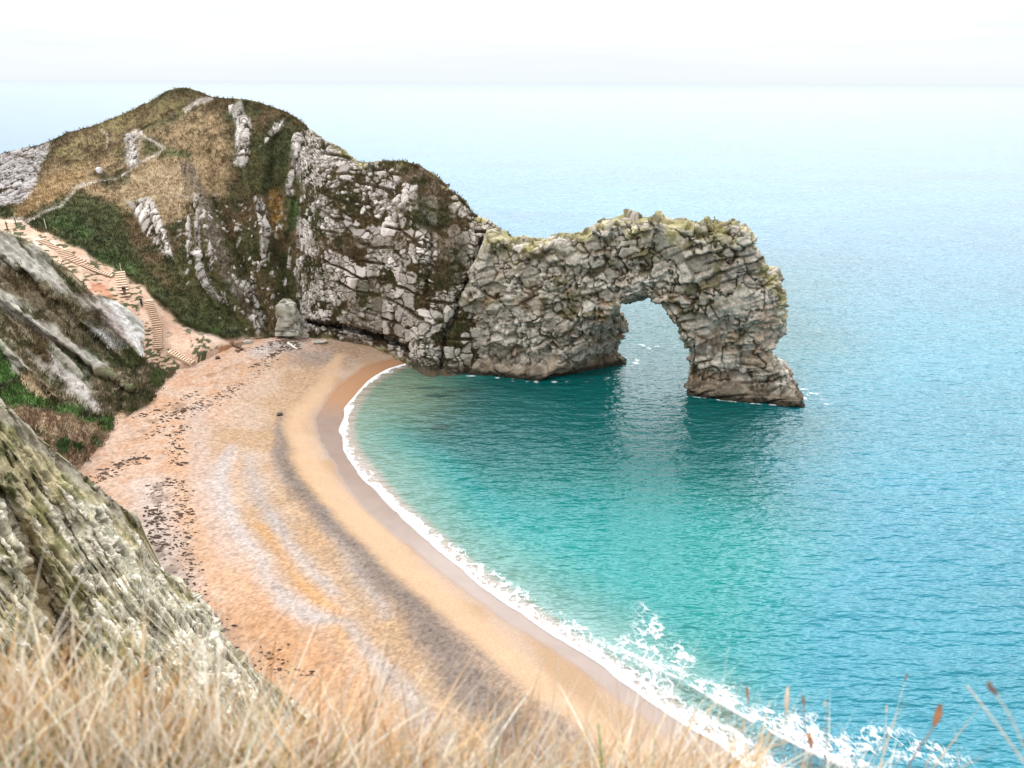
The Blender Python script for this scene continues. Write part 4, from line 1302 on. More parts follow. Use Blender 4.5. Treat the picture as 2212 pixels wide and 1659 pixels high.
# ---- thin white water round the feet of the rocks
V_, F_, A_ = [], [], []
off = 0
for pts, w in (([(1000, 812), (1060, 818), (1120, 823), (1180, 826)], 1.3), ([(1180, 826), (1240, 826), (1300, 820), (1345, 806), (1372, 790), (1376, 772)], 1.2),
               ([(1480, 856), (1560, 866), (1640, 874), (1715, 878)], .5), ([(1732, 868), (1742, 850), (1725, 832)], 2.2), ([(1745, 842), (1775, 862), (1800, 880)], 2.6), ([(1376, 742), (1400, 752), (1440, 752)], 2.4)):
    ln, Lr = resample(at_z(*np.array(pts, float).T, 0.0)[:, :2], .25)
    t = np.gradient(ln, axis=0); t /= np.linalg.norm(t, axis=1, keepdims=True)
    nn_ = np.stack([-t[:, 1], t[:, 0]], -1)
    q = np.linspace(-w, w, 15)
    G = ln[:, None] + nn_[:, None] * q[None, :, None]
    g3 = np.concatenate([G, np.full(G.shape[:2] + (1,), .10)], -1)
    fo = np.exp(-(q[None] / (w * .55)) ** 2) * (.02 + .75 * sstep(.50, .8, fbm(g3 / .9, 4, 641))) * np.minimum(1, np.minimum(Lr, Lr[-1] - Lr) / 1.5)[:, None]
    V_.append(g3.reshape(-1, 3)); F_.append(grid_faces(*G.shape[:2]) + off); A_.append(fo.ravel()); off += g3.shape[0] * g3.shape[1]
tag(mesh_obj('wash_foam', np.concatenate(V_), np.concatenate(F_), MAT_FOAM, attrs={'foam': np.concatenate(A_)}), 'thin white wash round the feet of the sea arch', 'foam', kind='stuff')

# ------------------------------------------------------------------ vegetation on the slopes (uncountable)
def tuft_mesh(P, Cc, keep, n, hgt, wid, seed, bright=(.75, 1.35), lean=.35):
    rng = np.random.default_rng(seed)
    A = P.reshape(-1, 3); c = Cc.reshape(-1, 3); k = keep.ravel().copy()
    N = grid_normals(P).reshape(-1, 3)
    area = np.ones(len(A))
    p = np.clip(k, 0, 1) ** 1.5
    p /= p.sum()
    i = rng.choice(len(A), n, p=p)
    nb = 4
    b0 = A[i][:, None] + rng.normal(0, .22, (n, nb, 3)) * np.array([1, 1, .35])
    h = hgt * rng.uniform(.5, 1.4, (n, nb, 1))
    d = np.array([0, 0, 1.0]) + rng.normal(0, lean, (n, nb, 3))
    d += .4 * (N[i] * np.sign(N[i][:, 2:3] + 1e-6))[:, None]
    d /= np.linalg.norm(d, axis=-1, keepdims=True)
    sd_ = np.cross(d, rng.normal(0, 1, (n, nb, 3))); sd_ /= np.linalg.norm(sd_, axis=-1, keepdims=True)
    w = wid * rng.uniform(.6, 1.4, (n, nb, 1))
    b0 = b0 - np.array([0, 0, .06])
    V = np.stack([b0 - sd_ * w, b0 + sd_ * w, b0 + d * h + sd_ * w * .3 + np.array([.1, 0, -.02]) * h, b0 + d * h * .98 - sd_ * w * .3], 2)
    col = np.repeat((c[i] * rng.uniform(bright[0], bright[1], (n, 1)))[:, None], nb * 4, 1)
    return V.reshape(-1, 3), np.arange(n * nb * 4).reshape(-1, 4), col.reshape(-1, 3)


MAT_TUFT = land_material('rough_grass', 3, 12, 0.0, .25)
inx = (HLS[..., 0] > -60) & (HLS[..., 0] < 1100)
keep = np.clip(HLV - .45, 0, 1) * inx; keep[:, -5:] = 0; keep[:, :3] = 0
v, f, c = tuft_mesh(HLP, HLC, keep, 26000, .42, .07, 5)
tag(mesh_obj('hillside_grass', v, f, MAT_TUFT, col=c, smooth=False), 'rough brown and green grass covering the headland slopes', 'grass', kind='stuff')
keep = np.clip(C1V - .45, 0, 1); keep[:, -4:] = 0; keep[:, :3] = 0
v, f, c = tuft_mesh(C1P, C1C, keep, 15000, .5, .06, 6)
tag(mesh_obj('gully_scrub', v, f, MAT_TUFT, col=c, smooth=False), 'green grass and brown scrub growing over the grey cliff and gully', 'scrub', kind='stuff')
keep = np.clip(C2V - .6, 0, 1); keep[:, -4:] = 0; keep[:, :3] = 0
v, f, c = tuft_mesh(C2P, C2C, keep, 7000, .22, .025, 7)
tag(mesh_obj('cliff_grass', v, f, MAT_TUFT, col=c, smooth=False), 'sparse grass tufts growing on the pale chalk cliff', 'grass', kind='stuff')

# ------------------------------------------------------------------ seaweed lines on the beach
def lump(mb, c, r, rng, flat=.28):
    k = 6
    an = np.linspace(0, 2 * np.pi, k, endpoint=False) + rng.uniform(0, 1)
    ring = np.stack([np.cos(an) * rng.uniform(.6, 2.4), np.sin(an) * .7, 0 * an], -1) * rng.uniform(.6, 1.3, (k, 1)) * r
    V = np.concatenate([ring + [0, 0, -.05], ring * .55 + [0, 0, r * flat], [[0, 0, r * flat * 1.25]]]) + c
    Q = [[j, (j + 1) % k, k + (j + 1) % k, k + j] for j in range(k)]
    T_ = [[k + j, k + (j + 1) % k, 2 * k] for j in range(k)]
    mb.add(V, Q, T_)


mb = MB(); rng = np.random.default_rng(3)
for pts, n, w, r in (([(348, 1040), (338, 1090), (340, 1150), (352, 1200)], 210, .7, .2), ([(385, 1040), (395, 1100), (400, 1170), (412, 1240), (430, 1310)], 190, .7, .18), ([(320, 945), (345, 920), (380, 900), (440, 870), (520, 830)], 110, .8, .22),
                     ([(230, 1020), (260, 1005), (310, 985)], 80, .6, .25), ([(195, 1035), (240, 1030)], 40, .6, .25), ([(395, 920), (385, 960), (375, 1000)], 70, .8, .22), ([(420, 890), (500, 850), (600, 770)], 90, .5, .2),
                     ([(510, 760), (560, 752), (600, 738), (640, 742)], 150, .5, .26), ([(540, 795), (580, 772), (620, 750), (645, 745)], 120, .35, .24), ([(600, 738), (625, 735), (640, 750), (610, 755)], 90, .7, .28), ([(440, 1330), (470, 1370), (500, 1430)], 60, .5, .2), ([(560, 1420), (600, 1440), (640, 1470)], 60, .8, .18), ([(350, 900), (420, 880)], 40, .5, .2), ([(290, 905), (360, 880), (420, 850)], 60, .5, .2)):
    ln, _ = resample(on_beach(pts), .05)
    for _ in range(int(n * 1.25)):
        p = ln[rng.integers(len(ln))].copy(); p[:2] += rng.normal(0, w, 2)
        p[2] = beach_z(shore_sd(p[None, :2]))[0] + .05
        lump(mb, p, r * rng.choice([.3, .45, .6, 1.0]) * rng.uniform(.7, 1.3), rng)
weed = mb.build('seaweed', plain_material('dry_seaweed', (.10, .065, .047), 5, .5, .9, .02))
tag(weed, 'dark dried seaweed strewn in lines along the upper beach', 'seaweed', kind='stuff')

# ------------------------------------------------------------------ boulders
def boulder(name, base, size, seed, mat, label, cat, rz=0, group=None, sharp=.22, tilt=0):
    rng = np.random.default_rng(seed)
    n, m_ = 22, 14
    u = np.linspace(0, 2 * np.pi, n, endpoint=False); v = np.linspace(-np.pi / 2, np.pi / 2, m_)
    U, Vv = np.meshgrid(u, v, indexing='ij')
    D = np.stack([np.cos(Vv) * np.cos(U), np.cos(Vv) * np.sin(U), np.sin(Vv)], -1)
    pw = .55
    D = np.sign(D) * np.abs(D) ** pw
    F1, F2, ID = worley(D * 1.3 + seed, seed)
    r = 1 + 2.2 * sharp * (ID - .5) + .7 * (fbm(D * 2 + seed, 3, seed) - .5)
    V = D * r[..., None] * np.array(size) / 2
    cx, sx = math.cos(tilt), math.sin(tilt)
    V = np.stack([V[..., 0] * cx + V[..., 2] * sx, V[..., 1], -V[..., 0] * sx + V[..., 2] * cx], -1)
    V[..., 2] += size[2] * .4
    a = np.arange(n * m_).reshape(n, m_)
    b_ = np.roll(a, -1, 0)
    fq = np.stack([a[:, :-1], b_[:, :-1], b_[:, 1:], a[:, 1:]], -1).reshape(-1, 4)
    o = mesh_obj(name, V, fq, mat, smooth=False, loc=base)
    o.rotation_euler = (0, 0, rz)
    return tag(o, label, cat, group)


M_PALE = plain_material('pale_stone', (.40, .365, .315), 1.5, .4, .95, .1)
M_WHITE = plain_material('white_stone', (.68, .65, .66), 1.5, .2, .95, .05)
M_DARKST = plain_material('dark_stone', (.10, .075, .06), 2.5, .3, .9, .05)
# leaning slab at the mouth of the gully
Dsl = 127.0
lf = np.array([(590, 728), (593, 700), (590, 664), (600, 655)], float); rt = np.array([(652, 728), (641, 696), (630, 668), (618, 655)], float)
tt = np.linspace(0, 1, 34)
ly = np.interp(tt, np.linspace(0, 1, 4), lf[:, 1]); lx = np.interp(tt, np.linspace(0, 1, 4), lf[:, 0]); rx = np.interp(tt, np.linspace(0, 1, 4), rt[:, 0])
A_, B_ = at_d(lx, ly, Dsl + tt * 2.0), at_d(rx, ly, Dsl + tt * 2.0)
org = (A_[0] + B_[0]) / 2 + np.array([0, 1.5, -.3])
an = np.linspace(0, 2 * np.pi, 56, endpoint=False)
ca, sa = np.sign(np.cos(an)) * np.abs(np.cos(an)) ** .25, np.sign(np.sin(an)) * np.abs(np.sin(an)) ** .25
mid = (A_ + B_) / 2
hw = np.linalg.norm(B_ - A_, axis=1) / 2
V = mid[:, None] + np.stack([hw[:, None] * ca[None], 2.0 + (1.6 - .5 * tt[:, None]) * sa[None] + 0 * hw[:, None], 0 * hw[:, None] * ca[None]], -1)
V = np.concatenate([V, np.repeat(V[-1:].mean(1, keepdims=True), 56, 1)], 0)
F1, F2, ID = stones(V, 1.7, 1205, .25, (1.2, 1, .6), .2); fa_ = worley.facet
outw = V - V.mean(1, keepdims=True); outw[..., 2] = 0; outw /= np.linalg.norm(outw, axis=-1, keepdims=True) + 1e-6
V = V + outw * (.35 * (ID - .5) + .9 * fa_ - .30 * sstep(.12, .0, F2 - F1) + .18 * (fbm(V / .8, 4, 1206) - .5))[..., None]
V[-1, :, 2] += .25
cslab = mix(np.array([.30, .28, .235]), np.array([.46, .43, .38]), np.clip(ID + .6 * (fbm(V / .7, 4, 1207) - .5), 0, 1))
cslab = mix(cslab, np.array([.13, .13, .06]), sstep(.5, .62, fbm(V / 1.1, 4, 1208)) * .5)
cslab = mix(cslab, np.array([.07, .06, .045]), sstep(.10, .0, F2 - F1) * .8)
aa = np.arange(35 * 56).reshape(35, 56); bb = np.roll(aa, -1, 1)
o = mesh_obj('boulder', V - org, np.stack([aa[:-1], bb[:-1], bb[1:], aa[1:]], -1).reshape(-1, 4), MAT_ARCH, col=cslab, loc=org)
tag(o, 'tall pale leaning slab of rock at the foot of the headland gully', 'boulder')
for (px, py, sz_, lab, cat, mat) in (
        (652, 726, (2.6, 2.0, 1.3), 'low pale boulder propped against the tall leaning slab', 'boulder', M_PALE),
        (690, 740, (2.6, 1.3, .45), 'long low pale rock lying across the head of the beach', 'boulder', M_PALE),
        (535, 741, (1.9, 1.2, .6), 'pale rock beside the dark driftwood log at the slope foot', 'boulder', M_PALE),
        (546, 733, (1.0, .7, .5), 'small white rock just above the strandline under the slope', 'rock', M_WHITE),
        (470, 775, (.7, .6, .45), 'small dark stone alone on sand right of the bottom steps', 'stone', M_DARKST),
        (605, 899, (.75, .6, .6), 'single dark stone standing alone in the middle of the beach', 'stone', M_DARKST)):
    q = on_beach([(px, py)])[0]
    boulder('boulder' if cat == 'boulder' else cat, q, sz_, int(px), mat, lab, cat, rz=.4)
for (px, py, s_, lab) in ((215, 374, 1.15, 'white rock alone on the dark green slope left of the scree'), (279, 299, 1.0, 'white rock at the top of the scree strip below the bright path'), (287, 339, .9, 'white rock half way down the scree strip on the hill')):
    q = on_surface(px, py)
    boulder('white_rock', q, (s_, s_ * .9, s_ * 1.1), px, M_WHITE, lab, 'rock', rz=.7, group='white rocks on the hill')

# driftwood
M_WOOD = plain_material('weathered_timber', (.62, .47, .33), 9, .25, .9, .01)
M_WOODD = plain_material('dark_timber', (.12, .085, .06), 9, .3, .9, .01)
M_TREAD = plain_material('step_board', (.30, .19, .115), 9, .3, .9, .01)
M_LOG = plain_material('bleached_log', (.72, .66, .58), 6, .2, .9, .01)


def driftlog(a, b, r, mat, label):
    A, B = on_beach([a])[0], on_beach([b])[0]
    A[2] += r * .8; B[2] += r * .8
    n = 7
    t = np.linspace(0, 1, n)[:, None]
    pts = A * (1 - t) + B * t
    pts[:, :2] += np.random.default_rng(int(a[0])).normal(0, r * .25, (n, 2))
    org = A
    mb = MB(); mb.tube(pts - org, np.linspace(r, r * .65, n), 8)
    k = pts[4] - org
    mb.tube(np.array([k, k + [.15, .25, .3], k + [.25, .5, .45]]), [r * .45, r * .35, r * .2], 6)
    o = mb.build('driftwood_log', mat, smooth=True); o.location = org
    tag(o, label, 'driftwood')


driftlog((503, 745), (524, 758), .33, M_WOODD, 'dark driftwood log lying at the foot of the grassy slope')
driftlog((622, 743), (642, 756), .25, M_LOG, 'bleached driftwood log lying across the dark seaweed')

# ------------------------------------------------------------------ stairs
def flight(name, pts, n, width, label, side_dir=None, riser=.16):
    """timber edged steps cut into the slope, following surveyed points"""
    W_ = np.array([on_surface(*p) for p in pts])
    ln, _ = resample(W_, .02)
    root = empty(name, ln[-1])
    tag(root, label, 'stairs')
    idx = np.linspace(0, len(ln) - 1, n).astype(int)
    for i in idx:
        a = ln[i]
        t = ln[min(i + 15, len(ln) - 1)] - ln[max(i - 15, 0)]
        t[2] = 0; t /= np.linalg.norm(t) + 1e-9
        M = np.array([[-t[1], t[0], 0], [t[0], t[1], 0], [0, 0, 1]]).T
        c0 = a - ln[-1]
        mb = MB()
        mb.box(c0 + [0, 0, .06], (width, .16, .30), M)
        mb.box(c0 - t * .40 + [0, 0, .24], (width * .97, .92, .07), M)
        mb.build('step', M_STEP, root)
    return root, ln


# timber riser facing out, sandy tread on top: one material mixed by facing upward would be odd, so use the board grain
m, nt, b = new_mat('step_timber_and_grit')
geo = nt.nodes.new('ShaderNodeNewGeometry')
sep = nt.nodes.new('ShaderNodeSeparateXYZ')
tc = nt.nodes.new('ShaderNodeTexCoord')
nt.links.new(tc.outputs['Normal'], sep.inputs[0])
up = maprange(nt, sep.outputs[2], .4, .8, 0, 1)
mxc = nt.nodes.new('ShaderNodeMix'); mxc.data_type = 'RGBA'
nt.links.new(up, mxc.inputs[0])
mxc.inputs[6].default_value = (.32, .21, .135, 1); mxc.inputs[7].default_value = (.60, .43, .31, 1)
nz = noise_node(nt, 4, 4, .6, obj_coords(nt))
nt.links.new(scale_color(nt, mxc.outputs[2], maprange(nt, nz.outputs[0], .3, .7, .8, 1.2)), b.inputs['Base Color'])
b.inputs['Roughness'].default_value = .9
M_STEP = m
flight('staircase', [(92, 521), (108, 531), (130, 543)], 9, 1.4, 'short topmost flight of narrow steps leaving the pale path')
flight('staircase', [(133, 545), (150, 556), (170, 566), (182, 572)], 10, 2.4, 'wide middle flight of timber steps across the pink slope')
flight('staircase', [(184, 574), (205, 584), (225, 592), (243, 598)], 12, 1.5, 'narrow run of steps slanting down the pink slope above the landing')
flight('staircase', [(256, 592), (258, 606), (261, 622), (264, 634), (268, 642)], 10, 2.3, 'straight flight of steps where the person with white hair stands')
flight('staircase', [(316, 654), (320, 668), (326, 686), (331, 700), (334, 716), (334, 735), (334, 755)], 24, 2.5, 'long lower flight of timber steps dropping to the beach')

# free standing ladder like stair at the bottom
A, B = on_surface(367, 766), on_beach([(418, 790)])[0]
A[2] += .7; B[2] += .5
root = empty('beach_steps', B)
tag(root, 'free standing timber steps with side boards leading down onto the sand', 'stairs')
dv = B - A; Ln = np.linalg.norm(dv); dv /= Ln
sidev = np.array([dv[1], -dv[0], 0]); sidev /= np.linalg.norm(sidev)
upv = np.cross(sidev, dv); upv = upv if upv[2] > 0 else -upv
M = np.stack([dv, sidev, upv], 1)
for s_ in (-1, 1):
    mb = MB(); mb.box((A + B) / 2 - B + sidev * .75 * s_, (Ln, .08, .34), M); mb.build('side_board', M_WOOD, root)
Mz = np.array([[dv[0], sidev[0], 0], [dv[1], sidev[1], 0], [0, 0, 1.0]])
Mz[:, 0] /= np.linalg.norm(Mz[:, 0])
for i in range(10):
    p_ = A + dv * Ln * (i + .5) / 10 - B
    mb = MB(); mb.box(p_ + [0, 0, .1], (.42, 1.42, .06), Mz); mb.build('tread', M_WOOD, root)
for p_ in (A - B + sidev * .75, A - B - sidev * .75, -sidev * .8, sidev * .8):
    mb = MB(); mb.box(np.asarray(p_) + [0, 0, .05 if p_ is not None else 0], (.12, .12, 1.9)); mb.build('post', M_WOOD, root)

# thin posts beside the way
for (px, py, h_, r_, mat, lab) in ((36, 487, 1.7, .09, M_WOODD, 'dark post where the thin path leaves the pale saddle'), (16, 497, 1.5, .12, M_WOODD, 'short dark post standing in the middle of the pale saddle'), (100, 494, 1.9, .07, M_LOG, 'thin pale post in the green slope above the stairs'),
                              (263, 592, 2.0, .05, M_LOG, 'thin pale pole beside the head of the landing steps'), (268, 594, 1.8, .05, M_WOODD, 'thin dark pole close to the head of the landing steps')):
    q = on_surface(px, py)
    mb = MB(); mb.tube([[0, 0, -.3], [.02, 0, h_ * .5], [.0, .02, h_]], [r_, r_ * .95, r_ * .8], 8)
    mb.tube([[0, 0, h_ - .02], [0, .02, h_ + .05]], [r_ * .85, r_ * .2], 8)
    o = mb.build('wooden_post', mat); o.location = q
    tag(o, lab, 'post', 'posts beside the path')

# ------------------------------------------------------------------ people
def skin_body(name, joints, edges, radii, mat, parent, sub=1):
    me = bpy.data.meshes.new(name)
    me.from_pydata(joints, edges, [])
    o = bpy.data.objects.new(name, me)
    C.objects.link(o); o.parent = parent
    sk = o.modifiers.new('skin', 'SKIN')
    for i, r in enumerate(radii):
        me.skin_vertices[0].data[i].radius = r if isinstance(r, tuple) else (r, r)
    me.skin_vertices[0].data[0].use_root = True
    ss_ = o.modifiers.new('sub', 'SUBSURF'); ss_.levels = sub; ss_.render_levels = sub
    me.materials.append(mat)
    for p_ in me.polygons: p_.use_smooth = True
    return o


M_SKIN = plain_material('skin', (.52, .33, .25), 20, .08, .6, .001, .3)
M_BLACK = plain_material('black_cloth', (.018, .018, .022), 14, .3, .9, .004)
M_TROUS = plain_material('dark_trousers', (.035, .033, .045), 14, .3, .9, .004)
M_WHAIR = plain_material('white_hair', (.78, .77, .76), 30, .1, .8, .004)
M_DHAIR = plain_material('brown_hair', (.06, .04, .03), 30, .2, .8, .004)
M_SHOE = plain_material('shoe_leather', (.03, .025, .022), 14, .2, .6, .002)


def person(pos, rz, label, jacket, hair, arms, jack_len=0.0, step=.0):
    root = empty('person', pos, rz)
    tag(root, label, 'person')
    root.scale = (1.1, 1.1, 1.1)
    J = [(0, 0, .95), (0, .01, 1.15), (0, .0, 1.38), (0, -.01, 1.49), (0, -.02, 1.57), (0, -.01, 1.66), (0, 0, 1.74)]
    R = [(.15, .11), (.14, .10), (.165, .10), (.055, .055), (.075, .08), (.083, .10), (.05, .06)]
    E = [(i, i + 1) for i in range(6)]
    for s_ in (-1, 1):
        b0 = len(J)
        J += [(.095 * s_, .0, .88), (.10 * s_, -.02 + step * s_, .49), (.10 * s_, .02 + step * 1.2 * s_, .09), (.11 * s_, -.14 + step * 1.2 * s_, .03)]
        R += [.085, .058, .04, (.035, .03)]
        E += [(0, b0), (b0, b0 + 1), (b0 + 1, b0 + 2), (b0 + 2, b0 + 3)]
        a0 = len(J)
        sh, el, wr, hd = arms[0 if s_ < 0 else 1]
        J += [(.18 * s_, 0, 1.38), el, wr, hd]
        R += [.056, .042, .03, (.035, .022)]
        E += [(2, a0), (a0, a0 + 1), (a0 + 1, a0 + 2), (a0 + 2, a0 + 3)]
        for fx in (-.028, -.01, .01, .028):
            J.append((hd[0] + fx, hd[1] - .02, hd[2] + (.07 if hd[2] > 1.3 else -.075)))
            R.append(.009); E.append((a0 + 3, len(J) - 1))
        J.append((hd[0] - .04 * s_, hd[1] - .04, hd[2] + .0)); R.append(.010); E.append((a0 + 3, len(J) - 1))
    skin_body('body', J, E, R, M_SKIN, root, 2)
    # jacket with sleeves
    Jj = [(0, .01, .95 - jack_len), (0, .01, 1.15), (0, 0, 1.38), (0, -.01, 1.47)]
    Rj = [(.19, .15), (.175, .13), (.20, .13), (.085, .08)]
    Ej = [(0, 1), (1, 2), (2, 3)]
    for s_ in (-1, 1):
        sh, el, wr, hd = arms[0 if s_ < 0 else 1]
        a0 = len(Jj)
        Jj += [(.19 * s_, 0, 1.38), el, wr]
        Rj += [.078, .06, .048]
        Ej += [(2, a0), (a0, a0 + 1), (a0 + 1, a0 + 2)]
    skin_body('jacket', Jj, Ej, Rj, jacket, root, 2)
    Jt = [(0, 0, .95)]; Rt = [(.165, .125)]; Et = []
    for s_ in (-1, 1):
        b0 = len(Jt)
        Jt += [(.095 * s_, .0, .86), (.10 * s_, -.02 + step * s_, .49), (.10 * s_, .02 + step * 1.2 * s_, .10)]
        Rt += [.10, .075, .058]
        Et += [(0, b0), (b0, b0 + 1), (b0 + 1, b0 + 2)]
    skin_body('trousers', Jt, Et, Rt, M_TROUS, root, 2)
    for s_ in (-1, 1):
        skin_body('shoe', [(.10 * s_, .06 + step * 1.2 * s_, .045), (.105 * s_, -.05 + step * 1.2 * s_, .045), (.11 * s_, -.17 + step * 1.2 * s_, .035)], [(0, 1), (1, 2)], [.05, .05, .036], M_SHOE, root, 1)
    skin_body('hair', [(0, .05, 1.62), (0, .06, 1.72), (0, .0, 1.80)], [(0, 1), (1, 2)], [(.085, .06), (.098, .085), (.085, .09)], hair, root, 2)
    # face
    mb = MB(); mb.tube([[0, -.10, 1.665], [0, -.125, 1.645], [0, -.10, 1.63]], [.008, .014, .010], 6); mb.build('nose', M_SKIN, root, True)
    for s_ in (-1, 1):
        mb = MB(); mb.tube([[.033 * s_, -.092, 1.675], [.033 * s_, -.102, 1.675]], [.012, .006], 6); mb.build('eye', M_SHOE, root, True)
        mb = MB(); mb.tube([[.088 * s_, .01, 1.63], [.097 * s_, .012, 1.66], [.09 * s_, .01, 1.69]], [.012, .018, .012], 6); mb.build('ear', M_SKIN, root, True)
    mb = MB(); mb.tube([[-.028, -.088, 1.595], [0, -.096, 1.592], [.028, -.088, 1.595]], [.005, .008, .005], 6); mb.build('mouth', plain_material('lips', (.40, .18, .15)), root, True)
    return root


def ground_under(px, py):
    return on_surface(px, py)


down = [(None, (-.25, .02, 1.10), (-.24, -.06, .86), (-.24, -.09, .76)), (None, (.25, .02, 1.10), (.24, -.06, .86), (.24, -.09, .76))]
raised = [(None, (-.26, -.12, 1.22), (-.12, -.30, 1.42), (-.07, -.34, 1.50)), (None, (.26, -.12, 1.22), (.12, -.30, 1.42), (.07, -.34, 1.50))]
q = ground_under(270, 641); q[2] += .26; q[0] += .3; q[1] -= .35
person(q, math.radians(10), 'person with white hair in black clothes standing on the landing below the straight steps', M_BLACK, M_WHAIR, down)
q = ground_under(309, 664); q[2] += .12; q[1] -= .2
person(q, math.radians(-35), 'person in dark jacket at the head of the long steps, hands raised to face', M_BLACK, M_DHAIR, raised, .18, .05)

# ------------------------------------------------------------------ grassy edge at the viewpoint
gx, gy = np.arange(-70, 71, .35), None
rows = [(-12, 50.2), (-4, 49.2), (-1, 48.55), (0, 48.42), (.5, 48.32), (1.0, 48.2), (1.4, 48.08), (1.7, 47.8), (2.1, 46.9), (3, 44.6), (5, 40), (9, 30), (16, 16), (24, 5), (30, -3)]
gxs = np.concatenate([np.arange(-70, -4, 2.0), np.arange(-4, 4, .06), np.arange(4, 71, 2.0)])
RY = np.array(rows)
yy = np.concatenate([np.arange(-12, 0, 1.0), np.arange(0, 2.4, .06), np.arange(2.4, 31, .7)])


def ledge_z(X, Y):
    z = np.interp(Y, RY[:, 0], RY[:, 1])
    t = np.clip(X, -3, 3)
    z = z + np.interp(t, [-3, -1.4, -.6, 0, .55, 1.0, 3], [.30, .17, -.02, -.165, -.16, -.36, -1.3])
    return z


GX, GY = np.meshgrid(gxs, yy, indexing='ij')
GZ = ledge_z(GX, GY)
g3 = np.stack([GX, GY, GZ], -1)
GZ = GZ + .10 * (fbm(g3 / .35, 3, 701) - .5) * sstep(3, 1, np.abs(GX)) + 2.0 * (fbm(g3 / 6, 3, 702) - .5) * sstep(3, 9, GY)
g3 = np.stack([GX, GY, GZ], -1)
gc = mix(np.array([.10, .065, .03]), np.array([.045, .06, .018]), sstep(.45, .6, fbm(g3 / .3, 3, 703)))
ledge = mesh_obj('clifftop', g3, grid_faces(*GX.shape), land_material('clifftop_soil', 20, 60, .01, .35), col=gc)
tag(ledge, 'grassy cliff edge at the viewpoint', None, kind='structure')


def blades(n, xr, yr, hr, wr, cols, seed, lean=(.25, .0), spread=.35, nseg=6, curl=.5):
    rng = np.random.default_rng(seed)
    x = rng.uniform(*xr, n); y = rng.uniform(*yr, n)
    clump = fbm(np.stack([x / .16, y / .16, 0 * x], -1), 3, seed + 1)
    h = rng.uniform(*hr, n) * (.65 + .7 * clump)
    z = ledge_z(x, y) - .03
    az = rng.uniform(0, 2 * np.pi, n)
    ln = np.stack([lean[0] + spread * rng.normal(0, 1, n), lean[1] + spread * .8 * rng.normal(0, 1, n)], -1)
    t = np.linspace(0, 1, nseg)
    cu = rng.uniform(.1, 1, n) * curl
    off = ln[:, None] * h[:, None, None] * (t[None, :, None] * (1 - cu[:, None, None]) + cu[:, None, None] * 1.5 * t[None, :, None] ** 2)
    zz_ = h[:, None] * (t[None] - .35 * cu[:, None] * np.abs(ln).sum(1)[:, None] * t[None] ** 2)
    c_ = np.stack([x[:, None] + off[..., 0], y[:, None] + off[..., 1], z[:, None] + zz_], -1)
    w = rng.uniform(*wr, n)[:, None] * (1 - t[None] ** 2.2 * .92)
    sv = np.stack([np.cos(az), np.sin(az), 0 * az], -1)
    V = np.stack([c_ - sv[:, None] * w[..., None], c_ + sv[:, None] * w[..., None]], 2)
    base = (np.arange(n) * nseg * 2)[:, None, None]
    j = np.arange(nseg - 1)[None, :, None] * 2
    Fq = base + j + np.array([0, 1, 3, 2])[None, None]
    ci = rng.integers(0, len(cols), n)
    cc_ = np.minimum(np.array(cols)[ci] * rng.uniform(.85, 1.25, (n, 1)), .92)
    pl = sstep(.50, .62, fbm(np.stack([x / .3, y / .3, 0 * x], -1), 2, seed + 9))
    cc_ = cc_ * (1 - .35 * pl)[:, None]
    colr = np.repeat(cc_[:, None], nseg * 2, 1)
    return V.reshape(-1, 3), Fq.reshape(-1, 4), colr.reshape(-1, 3)


m, nt, b = new_mat('dry_blade')
tint = attr_node(nt, 'tint').outputs['Color']
nz = noise_node(nt, 30, 3, .6, obj_coords(nt))
cs_ = scale_color(nt, tint, maprange(nt, nz.outputs[0], .3, .7, .85, 1.15))
nt.links.new(cs_, b.inputs['Base Color'])
b.inputs['Roughness'].default_value = .8
b.inputs['Specular IOR Level'].default_value = .08
trl = nt.nodes.new('ShaderNodeBsdfTranslucent'); nt.links.new(cs_, trl.inputs[0])
mx = nt.nodes.new('ShaderNodeMixShader'); mx.inputs[0].default_value = .15
out = [n_ for n_ in nt.nodes if n_.type == 'OUTPUT_MATERIAL'][0]
nt.links.new(b.outputs[0], mx.inputs[1]); nt.links.new(trl.outputs[0], mx.inputs[2]); nt.links.new(mx.outputs[0], out.inputs['Surface'])
MAT_BLADE = m
DRY = [(.76, .51, .27), (.84, .63, .41), (.62, .38, .17), (.92, .79, .64), (.40, .22, .08), (.62, .42, .21), (.88, .80, .70), (.22, .12, .045), (.82, .70, .54), (.50, .29, .11)]
v1, f1, k1 = blades(15000, (-2.3, 1.25), (.30, 1.62), (.20, .46), (.0016, .0046), DRY, 1, (.10, .02), .38)
v2, f2, k2 = blades(3600, (-2.3, 1.0), (.35, 1.55), (.35, .60), (.0016, .0036), [(.80, .72, .60), (.74, .60, .44), (.82, .76, .68)], 2, (.10, .02), .28)
v3, f3, k3 = blades(420, (-1.6, 1.0), (.28, .95), (.30, .62), (.0035, .0065), [(.92, .84, .74), (.90, .76, .58), (.84, .64, .40), (.62, .38, .16)], 4, (.12, .02), .34)
BL = [blades(9000, (-6.0, -2.3), (.30, 1.62), (.20, .50), (.0016, .0046), DRY, 21, (.10, .02), .36), blades(8000, (1.25, 5.0), (.30, 1.62), (.20, .46), (.0016, .0046), DRY, 22, (.10, .02), .36),
      (v1, f1, k1), (v2, f2, k2), (v3, f3, k3)]
of = np.cumsum([0] + [len(b_[0]) for b_ in BL])
grass = mesh_obj('dry_grass', np.concatenate([b_[0] for b_ in BL]), np.concatenate([b_[1] + o_ for b_, o_ in zip(BL, of)]), MAT_BLADE, col=np.concatenate([b_[2] for b_ in BL]))
tag(grass, 'blurred straw coloured dry grass along the cliff edge', 'grass', kind='stuff')
